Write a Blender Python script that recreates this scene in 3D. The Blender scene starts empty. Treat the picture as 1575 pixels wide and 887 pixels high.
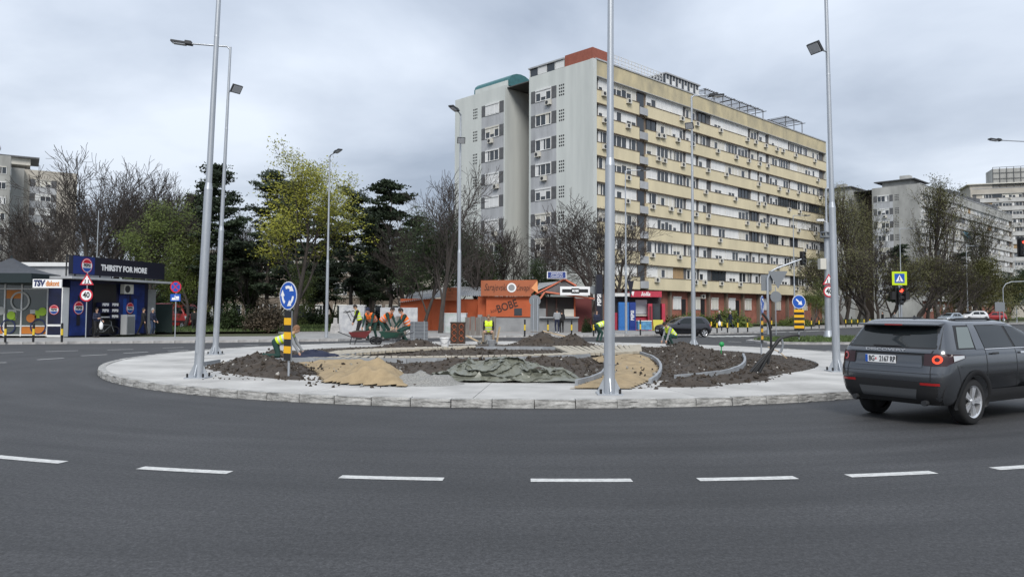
import bpy, bmesh, math, random
from mathutils import Vector, Matrix, Euler, noise
from mathutils.bvhtree import BVHTree
PI = math.pi
sc = bpy.context.scene
# ------------------------------------------------------------ camera
FPX, CX, PPY, CAMH = 1167.0, 787.5, 421.0, 1.8
PITCH, ROLL = math.atan(57/1167), 0.004
cd = bpy.data.cameras.new('camera'); cam = bpy.data.objects.new('camera', cd)
sc.collection.objects.link(cam)
cd.sensor_width = 36; cd.lens = FPX/1575*36
cd.shift_y = -(443.5-PPY)/1575
cd.clip_start = 0.1; cd.clip_end = 4000
RM = (Matrix.Rotation(PI/2+PITCH, 3, 'X') @ Matrix.Rotation(ROLL, 3, 'Z'))
cam.location = (0, 0, CAMH); cam.rotation_euler = RM.to_euler()
sc.camera = cam
# ------------------------------------------------------------ sky + sun
SUN_EL, SUN_AZ = math.radians(42), math.radians(178)   # azimuth clockwise from +Y
w = bpy.data.worlds.new('World'); sc.world = w; w.use_nodes = True
nt = w.node_tree; nt.nodes.clear()
def nd(t, ty, **k):
    n = t.nodes.new(ty)
    for a, b in k.items():
        if a.startswith('i_'):
            key = a[2:]; n.inputs[int(key) if key.isdigit() else key].default_value = b
        else: setattr(n, a, b)
    return n
out = nd(nt, 'ShaderNodeOutputWorld')
sky = nd(nt, 'ShaderNodeTexSky', sky_type='NISHITA', sun_disc=False, sun_elevation=SUN_EL, sun_rotation=SUN_AZ)
b1 = nd(nt, 'ShaderNodeBackground', i_1=0.10); nt.links.new(sky.outputs[0], b1.inputs[0])
tc = nd(nt, 'ShaderNodeTexCoord'); sep = nd(nt, 'ShaderNodeSeparateXYZ'); nt.links.new(tc.outputs['Generated'], sep.inputs[0])
def mth(t, op, a, b=None, c=None):
    n = nd(t, 'ShaderNodeMath', operation=op)
    for i, v in enumerate((a, b, c)):
        if v is None: continue
        if isinstance(v, (int, float)): n.inputs[i].default_value = v
        else: t.links.new(v, n.inputs[i])
    return n.outputs[0]
zc = mth(nt, 'MAXIMUM', sep.outputs[2], 0.0); zz = mth(nt, 'ADD', zc, 0.16)
cmb = nd(nt, 'ShaderNodeCombineXYZ')
nt.links.new(mth(nt, 'DIVIDE', sep.outputs[0], zz), cmb.inputs[0]); nt.links.new(mth(nt, 'DIVIDE', sep.outputs[1], zz), cmb.inputs[1])
n1 = nd(nt, 'ShaderNodeTexNoise', i_Scale=0.75, i_Detail=7.0, i_Roughness=0.5, i_Distortion=0.25)
mp = nd(nt, 'ShaderNodeMapping'); mp.inputs['Location'].default_value = (3.1, 1.7, 0)
nt.links.new(cmb.outputs[0], mp.inputs[0]); nt.links.new(mp.outputs[0], n1.inputs['Vector'])
rp = nd(nt, 'ShaderNodeValToRGB'); nt.links.new(n1.outputs[0], rp.inputs[0])
e = rp.color_ramp.elements; e[0].position = 0.36; e[0].color = (0.285, 0.33, 0.405, 1); e[1].position = 0.66; e[1].color = (0.60, 0.65, 0.725, 1)
m_ = e.new(0.5); m_.color = (0.43, 0.48, 0.56, 1)
# an overcast sky is brighter overhead than at the horizon
ov = mth(nt, 'MULTIPLY_ADD', zc, 0.75, 0.92)
b2 = nd(nt, 'ShaderNodeBackground'); nt.links.new(rp.outputs[0], b2.inputs[0]); nt.links.new(ov, b2.inputs[1])
mx = nd(nt, 'ShaderNodeMixShader', i_0=0.93)
nt.links.new(b1.outputs[0], mx.inputs[1]); nt.links.new(b2.outputs[0], mx.inputs[2]); nt.links.new(mx.outputs[0], out.inputs[0])
sl = bpy.data.lights.new('sun', 'SUN'); sl.energy = 2.0; sl.angle = math.radians(25); sl.color = (1, 0.96, 0.9)
so = bpy.data.objects.new('sun', sl); sc.collection.objects.link(so)
sd = Vector((math.sin(SUN_AZ)*math.cos(SUN_EL), math.cos(SUN_AZ)*math.cos(SUN_EL), math.sin(SUN_EL)))
so.rotation_euler = sd.to_track_quat('Z', 'Y').to_euler()
vs = sc.view_settings; vs.view_transform = 'Standard'; vs.look = 'None'; vs.gamma = 1; vs.exposure = 0.45; vs.use_curve_mapping = False
sc.render.engine = 'CYCLES'; sc.cycles.max_bounces = 6; sc.cycles.transparent_max_bounces = 8
# ------------------------------------------------------------ helpers
def ray(px, py):
    return RM @ Vector(((px-CX)/FPX, (PPY-py)/FPX, -1.0))
def G(px, py, z=0.0):                      # point of the photograph -> place on the ground
    d = ray(px, py); t = (z-CAMH)/d.z
    return Vector((d.x*t, d.y*t, z))
def at(px, depth, z=0.0):                  # column of the photograph at a given distance
    return Vector(((px-CX)/FPX*depth, depth, z))
def zat(px, py, depth):                    # height of a photo point at a given distance
    d = ray(px, py); return CAMH + d.z*depth/d.y
rnd = random.Random(7)
MATS = {}
def mat(name, col, rough=0.7, metal=0.0, var=0.0, vscale=3.0, bump=0.0, bscale=40.0, spec=0.5, col2=None, emit=0, alpha=1, trans=0, coat=0, det=5.0, stretch=None):
    if name in MATS: return MATS[name]
    m = bpy.data.materials.new(name); m.use_nodes = True; t = m.node_tree; p = t.nodes['Principled BSDF']
    c = (*col, 1) if len(col) == 3 else col
    p.inputs['Base Color'].default_value = c; p.inputs['Roughness'].default_value = rough; p.inputs['Metallic'].default_value = metal
    p.inputs['Specular IOR Level'].default_value = spec
    if trans: p.inputs['Transmission Weight'].default_value = trans
    if coat: p.inputs['Coat Weight'].default_value = coat; p.inputs['Coat Roughness'].default_value = 0.05
    if emit: p.inputs['Emission Color'].default_value = c; p.inputs['Emission Strength'].default_value = emit
    if var or bump:
        tcn = nd(t, 'ShaderNodeTexCoord'); src = tcn.outputs['Object']
        if stretch:
            mpn = nd(t, 'ShaderNodeMapping'); mpn.inputs['Scale'].default_value = stretch; t.links.new(src, mpn.inputs[0]); src = mpn.outputs[0]
    if var:
        n = nd(t, 'ShaderNodeTexNoise', i_Scale=vscale, i_Detail=det, i_Roughness=0.6); t.links.new(src, n.inputs['Vector'])
        r = nd(t, 'ShaderNodeValToRGB'); t.links.new(n.outputs[0], r.inputs[0])
        a = col2 if col2 else tuple(max(0, x*(1-var)) for x in col[:3]); bcol = col[:3] if col2 else tuple(min(1, x*(1+var)) for x in col[:3])
        r.color_ramp.elements[0].position = 0.3; r.color_ramp.elements[0].color = (*a, 1)
        r.color_ramp.elements[1].position = 0.7; r.color_ramp.elements[1].color = (*bcol, 1)
        t.links.new(r.outputs[0], p.inputs['Base Color'])
    if bump:
        n2 = nd(t, 'ShaderNodeTexNoise', i_Scale=bscale, i_Detail=4.0); t.links.new(src, n2.inputs['Vector'])
        bn = nd(t, 'ShaderNodeBump', i_Strength=bump, i_Distance=0.02); t.links.new(n2.outputs[0], bn.inputs['Height']); t.links.new(bn.outputs[0], p.inputs['Normal'])
    MATS[name] = m; return m
COL = sc.collection
class MB:
    def __init__(s): s.v = []; s.f = []; s.m = []; s.sm = []
    def add(s, vs, fs, mi=0, smooth=False):
        o = len(s.v); s.v += [tuple(x) for x in vs]
        for f in fs: s.f.append(tuple(i+o for i in f)); s.m.append(mi); s.sm.append(smooth)
        return s
    def box(s, c, d, mi=0, rot=None, taper=1.0):
        hx, hy, hz = d[0]/2, d[1]/2, d[2]/2; c = Vector(c)
        vs = []
        for z in (-hz, hz):
            k = 1 if z < 0 else taper
            for x, y in ((-hx, -hy), (hx, -hy), (hx, hy), (-hx, hy)):
                p = Vector((x*k, y*k, z)); vs.append(c + (rot @ p if rot else p))
        return s.add(vs, [(3, 2, 1, 0), (4, 5, 6, 7), (0, 1, 5, 4), (1, 2, 6, 5), (2, 3, 7, 6), (3, 0, 4, 7)], mi)
    def b2(s, a, b, mi=0):                  # box from two corners
        return s.box([(a[i]+b[i])/2 for i in range(3)], [abs(b[i]-a[i]) for i in range(3)], mi)
    def cyl(s, p0, p1, r0, r1=None, n=10, mi=0, caps=True, smooth=True):
        p0 = Vector(p0); p1 = Vector(p1); r1 = r0 if r1 is None else r1
        d = (p1-p0).normalized(); a = d.orthogonal().normalized(); b = d.cross(a)
        vs = []
        for p, r in ((p0, r0), (p1, r1)):
            for i in range(n):
                t = 2*PI*i/n; vs.append(p + a*(r*math.cos(t)) + b*(r*math.sin(t)))
        s.add(vs, [(i, (i+1) % n, n+(i+1) % n, n+i) for i in range(n)], mi, smooth)
        if caps: s.add(vs[:n], [tuple(range(n-1, -1, -1))], mi); s.add(vs[n:], [tuple(range(n))], mi)
        return s
    def tube(s, pts, r, n=6, mi=0, caps=True):
        pts = [Vector(p) for p in pts]; rs = r if isinstance(r, (list, tuple)) else [r]*len(pts)
        vs = []; a = None
        for i, p in enumerate(pts):
            d = (pts[min(i+1, len(pts)-1)]-pts[max(i-1, 0)]).normalized()
            a = d.orthogonal().normalized() if a is None else (a-d*a.dot(d)).normalized()
            b = d.cross(a)
            for k in range(n):
                t = 2*PI*k/n; vs.append(p+a*(rs[i]*math.cos(t))+b*(rs[i]*math.sin(t)))
        fs = [(j*n+i, j*n+(i+1) % n, (j+1)*n+(i+1) % n, (j+1)*n+i) for j in range(len(pts)-1) for i in range(n)]
        s.add(vs, fs, mi, True)
        if caps: s.add(vs[:n], [tuple(range(n-1, -1, -1))], mi); s.add(vs[-n:], [tuple(range(n))], mi)
        return s
    def prism(s, poly, z0, z1, mi=0, mside=None):
        n = len(poly); vs = [(p[0], p[1], z0) for p in poly]+[(p[0], p[1], z1) for p in poly]
        s.add(vs, [tuple(range(n, 2*n))], mi); s.add(vs, [tuple(range(n-1, -1, -1))], mi)
        s.add(vs, [(i, (i+1) % n, n+(i+1) % n, n+i) for i in range(n)], mi if mside is None else mside); return s
    def ell(s, c, r, mi=0, nu=10, nv=7, rot=None):
        c = Vector(c); vs = []
        for j in range(nv+1):
            ph = PI*j/nv
            for i in range(nu):
                t = 2*PI*i/nu; p = Vector((r[0]*math.sin(ph)*math.cos(t), r[1]*math.sin(ph)*math.sin(t), r[2]*math.cos(ph)))
                vs.append(c+(rot @ p if rot else p))
        return s.add(vs, [(j*nu+i, (j+1)*nu+i, (j+1)*nu+(i+1) % nu, j*nu+(i+1) % nu) for j in range(nv) for i in range(nu)], mi, True)
    def disc(s, c, r, nrm, n=24, th=0.02, mi=0, mback=None, rx=None):
        c = Vector(c); nrm = Vector(nrm).normalized(); u = Vector((0, 0, 1)); x = u.cross(nrm).normalized(); rx = rx or r
        f = [c+nrm*th/2+x*(rx*math.cos(2*PI*i/n))+u*(r*math.sin(2*PI*i/n)) for i in range(n)]; b = [p-nrm*th for p in f]
        s.add(f, [tuple(range(n))], mi); s.add(b, [tuple(range(n-1, -1, -1))], mi if mback is None else mback)
        s.add(f+b, [(i, n+i, n+(i+1) % n, (i+1) % n) for i in range(n)], mi if mback is None else mback); return s
    def plate(s, pts, nrm, th=0.02, mi=0, mback=None):   # flat polygon with thickness
        pts = [Vector(p) for p in pts]; nrm = Vector(nrm).normalized(); b = [p-nrm*th for p in pts]; n = len(pts)
        s.add(pts, [tuple(range(n))], mi); mb = mi if mback is None else mback
        s.add(b, [tuple(range(n-1, -1, -1))], mb); s.add(pts+b, [(i, n+i, n+(i+1) % n, (i+1) % n) for i in range(n)], mb); return s
    def mesh(s, name, mats):
        me = bpy.data.meshes.new(name); me.from_pydata(s.v, [], s.f)
        for m in (mats if isinstance(mats, (list, tuple)) else [mats]): me.materials.append(m)
        me.polygons.foreach_set('material_index', s.m); me.polygons.foreach_set('use_smooth', s.sm); me.update(); return me
    def build(s, name, mats, parent=None, loc=None, rz=None):
        return ob(name, s.mesh(name, mats), parent, loc, rz)
def ob(name, me, parent=None, loc=None, rz=None):
    o = bpy.data.objects.new(name, me); COL.objects.link(o)
    if parent: o.parent = parent
    if loc is not None: o.location = loc
    if rz is not None: o.rotation_euler = (0, 0, rz)
    return o
def tag(o, label, cat, group=None):
    o['label'] = label; o['category'] = cat
    if group: o['group'] = group
    return o
def thing(name, label, cat, loc=(0, 0, 0), rz=0, group=None):
    return tag(ob(name, None, None, loc, rz), label, cat, group)
def struct(o, k='structure'): o['kind'] = k; return o
def copy_tree(o, parent=None):
    c = o.copy(); COL.objects.link(c); c.parent = parent
    for ch in KIDS(o): copy_tree(ch, c)
    return c
def KIDS(o): return [x for x in bpy.data.objects if x.parent == o]
def text_mesh(txt, size=1.0, bold=0.0, ext=0.003, align='CENTER', sx=1.0, shear=0.0):
    cu = bpy.data.curves.new('text', 'FONT'); cu.body = txt; cu.size = size; cu.align_x = align; cu.align_y = 'CENTER'
    cu.offset = bold; cu.extrude = ext; cu.resolution_u = 3; cu.shear = shear
    o = bpy.data.objects.new('text', cu); COL.objects.link(o)
    dg = bpy.context.evaluated_depsgraph_get(); me = bpy.data.meshes.new_from_object(o.evaluated_get(dg))
    bpy.data.objects.remove(o); bpy.data.curves.remove(cu)
    if sx != 1.0: me.transform(Matrix.Diagonal((sx, 1, 1, 1)))
    return me
def text_on(name, txt, m, parent, loc, rz, size, bold=0.0, sx=1.0, rx=PI/2, align='CENTER', shear=0.0, ry=0.0):
    me = text_mesh(txt, size, bold, sx=sx, align=align, shear=shear); me.materials.clear(); me.materials.append(m)
    o = ob(name, me, parent, loc); o.rotation_euler = (rx, ry, rz); return o
ORD = ['first', 'second', 'third', 'fourth', 'fifth', 'sixth', 'seventh', 'eighth', 'ninth', 'tenth', 'eleventh', 'twelfth', 'thirteenth', 'fourteenth', 'fifteenth', 'sixteenth', 'seventeenth', 'eighteenth', 'nineteenth', 'twentieth']
# ------------------------------------------------------------ materials
def asphalt_mat():
    m = mat('asphalt', (0.07, 0.07, 0.073), rough=0.62); t = m.node_tree; p = t.nodes['Principled BSDF']
    geo = nd(t, 'ShaderNodeNewGeometry'); pos = geo.outputs['Position']
    fine = nd(t, 'ShaderNodeTexNoise', i_Scale=48.0, i_Detail=3.0, i_Roughness=0.75); t.links.new(pos, fine.inputs['Vector'])
    big = nd(t, 'ShaderNodeTexNoise', i_Scale=0.35, i_Detail=4.0); t.links.new(pos, big.inputs['Vector'])
    sp = nd(t, 'ShaderNodeSeparateXYZ'); t.links.new(pos, sp.inputs[0])
    dx = mth(t, 'SUBTRACT', sp.outputs[0], 0.3); dy = mth(t, 'SUBTRACT', sp.outputs[1], 27.8)
    rr = mth(t, 'SQRT', mth(t, 'ADD', mth(t, 'MULTIPLY', dx, dx), mth(t, 'MULTIPLY', dy, dy))); an = mth(t, 'ARCTAN2', dy, dx)
    cb = nd(t, 'ShaderNodeCombineXYZ'); t.links.new(mth(t, 'MULTIPLY', rr, 1.6), cb.inputs[0]); t.links.new(mth(t, 'MULTIPLY', an, 2.2), cb.inputs[1])
    trk = nd(t, 'ShaderNodeTexNoise', i_Scale=1.0, i_Detail=4.0, i_Roughness=0.6); t.links.new(cb.outputs[0], trk.inputs['Vector'])
    mid = nd(t, 'ShaderNodeTexNoise', i_Scale=22.0, i_Detail=3.0, i_Roughness=0.7); t.links.new(pos, mid.inputs['Vector'])
    vor = nd(t, 'ShaderNodeTexVoronoi', i_Scale=60.0); t.links.new(pos, vor.inputs['Vector'])
    s1 = mth(t, 'MULTIPLY', mth(t, 'MULTIPLY_ADD', fine.outputs[0], 1.9, 0.1), mth(t, 'MULTIPLY', mth(t, 'MULTIPLY_ADD', mid.outputs[0], 2.2, -0.1), mth(t, 'MULTIPLY_ADD', vor.outputs['Distance'], -0.6, 1.25))); s2 = mth(t, 'MULTIPLY_ADD', big.outputs[0], 0.9, 0.55); s3 = mth(t, 'MULTIPLY_ADD', trk.outputs[0], 1.8, 0.1)
    k = mth(t, 'MULTIPLY', mth(t, 'MULTIPLY', s1, s2), s3)
    vm = nd(t, 'ShaderNodeVectorMath', operation='SCALE'); vm.inputs[0].default_value = (0.0360, 0.0362, 0.0378); t.links.new(k, vm.inputs['Scale'])
    t.links.new(vm.outputs[0], p.inputs['Base Color'])
    t.links.new(mth(t, 'MULTIPLY_ADD', trk.outputs[0], 0.25, 0.62), p.inputs["Roughness"])
    bn = nd(t, 'ShaderNodeBump', i_Strength=0.55, i_Distance=0.006); t.links.new(fine.outputs[0], bn.inputs['Height']); t.links.new(bn.outputs[0], p.inputs['Normal'])
    return m
M_ASPH = asphalt_mat()
M_GRASS = mat('grass_ground', (0.06, 0.08, 0.028), 0.95, var=0.5, vscale=1.2, bump=0.6, bscale=25, col2=(0.07, 0.062, 0.04))
M_BLADE = mat('grass_blade', (0.07, 0.105, 0.03), 0.8, var=0.4, vscale=0.8)
M_CONC = mat('pale_concrete', (0.40, 0.39, 0.37), 0.85, var=0.27, vscale=0.7, bump=0.25, bscale=60, det=9)
M_PAVE = mat('pavement_grey', (0.27, 0.265, 0.255), 0.88, var=0.22, vscale=0.7, bump=0.2, bscale=40, det=8)
M_KERB = mat('kerb_granite', (0.33, 0.325, 0.31), 0.85, var=0.4, vscale=5.0, bump=0.8, bscale=28, det=8)
M_KERB2 = mat('kerb_old', (0.36, 0.35, 0.34), 0.88, var=0.3, vscale=3.0, bump=0.4, bscale=28)
M_PAINT = mat('road_paint', (0.62, 0.62, 0.60), 0.7, var=0.3, vscale=14.0, col2=(0.36, 0.36, 0.35), det=8)
M_SOIL = mat('soil', (0.066, 0.051, 0.038), 0.95, var=0.5, vscale=3.0, bump=1.0, bscale=22, col2=(0.030, 0.023, 0.017))
M_SAND = mat('sand', (0.30, 0.225, 0.13), 0.95, var=0.22, vscale=3.0, bump=0.6, bscale=18)
M_GRAV = mat('gravel_grey', (0.22, 0.215, 0.2), 0.9, var=0.4, vscale=30)
M_PAVER = mat('paver_cream', (0.37, 0.335, 0.27), 0.88, var=0.2, vscale=4)
M_EDGE = mat('edging_concrete', (0.27, 0.285, 0.30), 0.8, var=0.16, vscale=4, bump=0.15)
M_GALV = mat('galvanised_steel', (0.42, 0.445, 0.475), 0.42, metal=0.55, var=0.12, vscale=2.5, stretch=(1, 1, 0.25))
M_DARKM = mat('dark_metal', (0.045, 0.047, 0.05), 0.5, metal=0.4)
M_BLACK = mat('black_plastic', (0.012, 0.012, 0.013), 0.5)
M_WHITE = mat('white_paint', (0.78, 0.78, 0.77), 0.5, var=0.06, vscale=2)
M_YEL = mat('bollard_yellow', (0.72, 0.5, 0.03), 0.5)
M_GLASS = mat('window_glass', (0.035, 0.042, 0.05), 0.08, spec=0.7)
M_SIGNB = mat('sign_back_grey', (0.21, 0.225, 0.24), 0.5, metal=0.3)
M_BLUE = mat('sign_blue', (0.01, 0.085, 0.42), 0.4)
M_RED = mat('sign_red', (0.55, 0.012, 0.03), 0.4)
M_SWH = mat('sign_white', (0.8, 0.8, 0.8), 0.4)
M_STRY = mat('stripe_yellow', (0.78, 0.42, 0.01), 0.45)
M_LENS = mat('lamp_glass', (0.5, 0.52, 0.55), 0.2)
# ============================================================ ground, roads, island
IC = Vector((0.42, 27.8, 0)); IR = 13.62
mb = MB(); mb.add([(-1500, -300, -0.02), (1500, -300, -0.02), (1500, 2500, -0.02), (-1500, 2500, -0.02)], [(0, 1, 2, 3)])
struct(mb.build('ground', M_GRASS))
# asphalt: everything this side of the far kerb, and the avenue running off to the right
far_kerb = [(-420, 533), (-200, 531), (0, 529.5), (300, 527), (520, 524.5), (600, 520.5), (700, 519), (830, 518.5), (960, 517.5), (1060, 515), (1165, 512), (1182, 507.5), (1330, 503), (1575, 498), (1800, 494), (2100, 491)]
FK = [G(*p) for p in far_kerb]
road_poly = [(-70, -30), (140, -30), (140, 30), (330, 160)] + [(p.x, p.y) for p in reversed(FK)] + [(-70, 38)]
mb = MB(); mb.add([(x, y, 0) for x, y in road_poly], [tuple(range(len(road_poly)))])
road = struct(mb.build('road', M_ASPH))
def marking(pts):
    m = MB(); m.add([(p[0], p[1], 0.004) for p in pts], [tuple(range(len(pts)))]); return m.build('lane_marking', M_PAINT, road)
for (px, L) in ((41-110, 1.1), (41, 1.1), (283, 1.13), (602, 1.13), (894, 1.08), (1149, 1.1), (1372, 1.08), (1585, 1.1)):
    d = ray(px, 720); best = None
    for i in range(400):                        # where the sight line meets the lane circle
        y = 6+i*0.03; x = d.x/d.y*y; r = math.hypot(x-IC.x, y-IC.y)
        if best is None or abs(r-19.62) < best[0]: best = (abs(r-19.62), x, y)
    a0 = math.atan2(best[2]-IC.y, best[1]-IC.x); da = L/19.62/2; n = 4
    pts = [(IC.x+(19.62+.075)*math.cos(a0-da+2*da*i/n), IC.y+(19.62+.075)*math.sin(a0-da+2*da*i/n)) for i in range(n+1)]
    pts += [(IC.x+(19.62-.075)*math.cos(a0+da-2*da*i/n), IC.y+(19.62-.075)*math.sin(a0+da-2*da*i/n)) for i in range(n+1)]
    marking(pts[::-1] if False else pts)
def gdash(a, b, w=0.14):
    A = G(*a); B = G(*b); d = (B-A).normalized(); n = Vector((-d.y, d.x, 0))*w/2
    marking([A-n, B-n, B+n, A+n])
for a, b in (((-40, 558), (10, 557.4)), ((57, 553), (98, 550.5)), ((0, 542.5), (36, 541.5)), ((70, 540.5), (120, 539)), ((125, 547), (165, 545)), ((165, 538), (205, 537)), ((190, 543), (228, 541)), ((258, 539.5), (290, 538)), ((250, 535), (282, 534)), ((376, 531), (398, 530)), ((470, 532), (500, 530.5)),
             ((1075, 532), (1105, 533)), ((1130, 534.5), (1170, 537)), ((1120, 525), (1140, 526)), ((1200, 536), (1245, 538.5)), ((1272, 539), (1300, 541)), ((1330, 541), (1350, 542))): gdash(a, b)
for i in range(7):                              # zebra near the dark hatchback and at the right edge
    x = 1068+i*13; gdash((x, 518.2-i*.12), (x+16, 516.6-i*.12), 0.5)
for i in range(6): gdash((1500+i*3, 509+i*3.4), (1570+i*20, 508+i*3.6), 0.5)
for i in range(5): gdash((1160+i*26, 512.2-i*.9), (1185+i*26, 511-i*.9), 0.4)
# pavement beyond the far kerb, one band with a kerb step
mb = MB(); n = len(FK); off = []
for i, p in enumerate(FK):
    d = (FK[min(i+1, n-1)]-FK[max(i-1, 0)]).normalized(); nn = Vector((-d.y, d.x, 0)); wd = 6.5 if i < 5 else (14 if i < 10 else 6)
    off.append(p+nn*wd)
for i in range(n-1):
    a, b, c, d = FK[i], FK[i+1], off[i+1], off[i]
    mb.add([(a.x, a.y, .12), (b.x, b.y, .12), (c.x, c.y, .12), (d.x, d.y, .12)], [(0, 1, 2, 3)], 0)
    mb.add([(c.x, c.y, .12), (d.x, d.y, .12), (d.x, d.y, -.02), (c.x, c.y, -.02)], [(1, 0, 3, 2)], 0)
pavement = struct(mb.build('pavement', [M_PAVE]))
for i in range(n-1):                            # kerb stones along it
    a, b = FK[i], FK[i+1]; L = (b-a).length; k = max(1, int(L/ (1.0 if i < 9 else 3.0))); d = (b-a)/k; rz = math.atan2(d.y, d.x)
    if i in (0, 14): continue
    m = MB(); m.box((0, 0, 0), (d.length-.02, .16, .15)); me = m.mesh('kerb_stone', M_KERB2)
    for j in range(k):
        c = a+d*(j+.5); ob('kerb_stone', me, pavement, (c.x, c.y, .065+rnd.uniform(-.008, .008)), rz)
# lawns with grass on top
def lawn(name, pts, dens, label=None):
    P = [G(*p) if len(p) == 2 else Vector(p) for p in pts]
    m = MB(); m.add([(p.x, p.y, .15) for p in P], [tuple(range(len(P)))])
    struct(m.build(name, M_GRASS)); return P
def inpoly(x, y, P):
    c = False; j = len(P)-1
    for i in range(len(P)):
        if (P[i][1] > y) != (P[j][1] > y) and x < (P[j][0]-P[i][0])*(y-P[i][1])/(P[j][1]-P[i][1])+P[i][0]: c = not c
        j = i
    return c
def grass(name, P, count, h, label):
    xs = [p.x for p in P]; ys = [p.y for p in P]; m = MB(); k = 0; r = random.Random(3)
    while k < count:
        x = r.uniform(min(xs), max(xs)); y = r.uniform(min(ys), max(ys))
        if not inpoly(x, y, P): continue
        k += 1
        for q in range(3):
            a = r.uniform(0, 6.28); hh = h*r.uniform(.4, 1.2); ww = .035; l = r.uniform(-.12, .12); l2 = r.uniform(-.12, .12); xx = x+r.uniform(-.15, .15); yy = y+r.uniform(-.15, .15)
            m.add([(xx-ww*math.cos(a), yy-ww*math.sin(a), .14), (xx+ww*math.cos(a), yy+ww*math.sin(a), .14), (xx+l, yy+l2, .14+hh)], [(0, 1, 2)])
    o = struct(m.build(name, M_BLADE), 'stuff'); o['label'] = label; o['category'] = 'grass'
L1 = lawn('lawn', [(-60, 515), (250, 513.5), (500, 512), (560, 508), (560, 500), (250, 502), (-60, 503)], 0)
grass('grass', L1, 9000, .22, 'green grass behind the left pavement under the trees')
L2 = lawn('lawn', [(1045, 502.5), (1200, 500.5), (1400, 496), (1620, 491), (1620, 486.3), (1250, 487.2), (1045, 489.5)], 0)
grass('grass', L2, 14000, .4, 'green grass bank in front of the yellow apartment block')
MI = [G(*p) for p in ((1147, 525.5), (1180, 522), (1290, 520.5), (1420, 519.5), (1420, 527), (1330, 529.5), (1250, 530), (1180, 529))]
m = MB(); m.prism([(p.x, p.y) for p in MI], -.01, .12, 0); island2 = struct(m.build('traffic_island', [M_KERB2]))
cI = sum(MI, Vector())/len(MI); MI2 = [cI+(p-cI)*.93 for p in MI]
m = MB(); m.add([(p.x, p.y, .125) for p in MI2], [tuple(range(len(MI2)))]); m.build('grass_patch', M_GRASS, island2)
grass('grass', MI2, 1800, .16, 'grass on the small traffic island with the arrow sign')
# ---------------------------------------------- the roundabout island
island = struct(thing('roundabout_island', 'x', 'x')); del island['label']; del island['category']
def ring_sector(a0, a1, r0, r1, z0, z1, m, n=4):
    P = [(IC.x+r1*math.cos(a0+(a1-a0)*i/n), IC.y+r1*math.sin(a0+(a1-a0)*i/n)) for i in range(n+1)]+[(IC.x+r0*math.cos(a1-(a1-a0)*i/n), IC.y+r0*math.sin(a1-(a1-a0)*i/n)) for i in range(n+1)]
    m.prism(P, z0, z1, 0)
NS = 22; jt = [2*PI*(i+rnd.uniform(-.2, .2))/NS - PI/2 - .03 for i in range(NS)]; jt.append(jt[0]+2*PI)
for i in range(NS):
    m = MB(); ring_sector(jt[i]+.0006, jt[i+1]-.0006, 10.0, IR-.17, 0.0, .145, m, 8); m.build('paving_slab', M_CONC, island)
KV = []
for v in range(7):                              # split granite kerb stones, each face uneven
    me = bmesh.new(); bmesh.ops.create_cube(me, size=1)
    bmesh.ops.subdivide_edges(me, edges=me.edges[:], cuts=4, use_grid_fill=True)
    for q in me.verts:
        e_ = Vector((q.co.x*.76, q.co.y*.17, q.co.z*.17))
        nz = noise.noise(Vector((q.co.x*2.5+v*7, q.co.y*3, q.co.z*3)))*.014+noise.noise(Vector((q.co.x*7+v*7, q.co.y*8, q.co.z*8)))*.012
        e_.y += nz*1.3; e_.z += nz*.7; q.co = e_
    bmesh.ops.triangulate(me, faces=me.faces[:]); mm = bpy.data.meshes.new('kerb_stone'); me.to_mesh(mm); me.free(); mm.materials.append(M_KERB); KV.append(mm)
NK = 110
for i in range(NK):
    a = 2*PI*i/NK; o = ob('kerb_stone', KV[rnd.randrange(7)], island, (IC.x+(IR-.085)*math.cos(a), IC.y+(IR-.085)*math.sin(a), .072+rnd.uniform(-.008, .008)), a+PI/2+rnd.uniform(-.012, .012))
    o.scale = (1.0+rnd.uniform(-.015, .02), 1, 1)
# manhole cover in the ring
c = G(1142, 586, .145); m = MB(); m.cyl((c.x, c.y, .1), (c.x, c.y, .15), .36, n=28); m.build('manhole_cover', mat('cast_iron', (.16, .155, .145), .8, var=.2, vscale=8), island)
# soil disc
def hf(name, P, base, h, fall, nscale, amp, mt, step=.12, parent=None, seed=0, profile=None, smooth=True):
    xs = [p[0] for p in P]; ys = [p[1] for p in P]; x0, y0 = min(xs), min(ys); nx = int((max(xs)-x0)/step)+2; ny = int((max(ys)-y0)/step)+2
    idx = {}; V = []; F = []
    def edge_d(x, y):
        b = 1e9
        for i in range(len(P)):
            ax, ay = P[i-1][0], P[i-1][1]; bx, by = P[i][0], P[i][1]; dx, dy = bx-ax, by-ay
            t = max(0, min(1, ((x-ax)*dx+(y-ay)*dy)/(dx*dx+dy*dy+1e-9))); b = min(b, math.hypot(x-ax-t*dx, y-ay-t*dy))
        return b
    inside = {}
    for j in range(ny):
        for i in range(nx):
            x, y = x0+i*step, y0+j*step
            if inpoly(x, y, P):
                d = min(1, edge_d(x, y)/fall); d = d*d*(3-2*d)
                nn = noise.fractal(Vector((x*nscale+seed, y*nscale, seed)), .9, 2.0, 5); n3 = noise.noise(Vector((x*6+seed, y*6, 3)))
                hh = h*(profile(x, y) if profile else 1)
                z = base+d*(hh*(.75+.35*nn)+amp*nn+amp*.5*n3)
                idx[i, j] = len(V); V.append((x, y, z))
    for (i, j), k in idx.items():
        if (i+1, j) in idx and (i, j+1) in idx and (i+1, j+1) in idx: F.append((k, idx[i+1, j], idx[i+1, j+1], idx[i, j+1]))
    m = MB(); m.add(V, F, 0, smooth); return m.build(name, mt, parent), V
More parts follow.
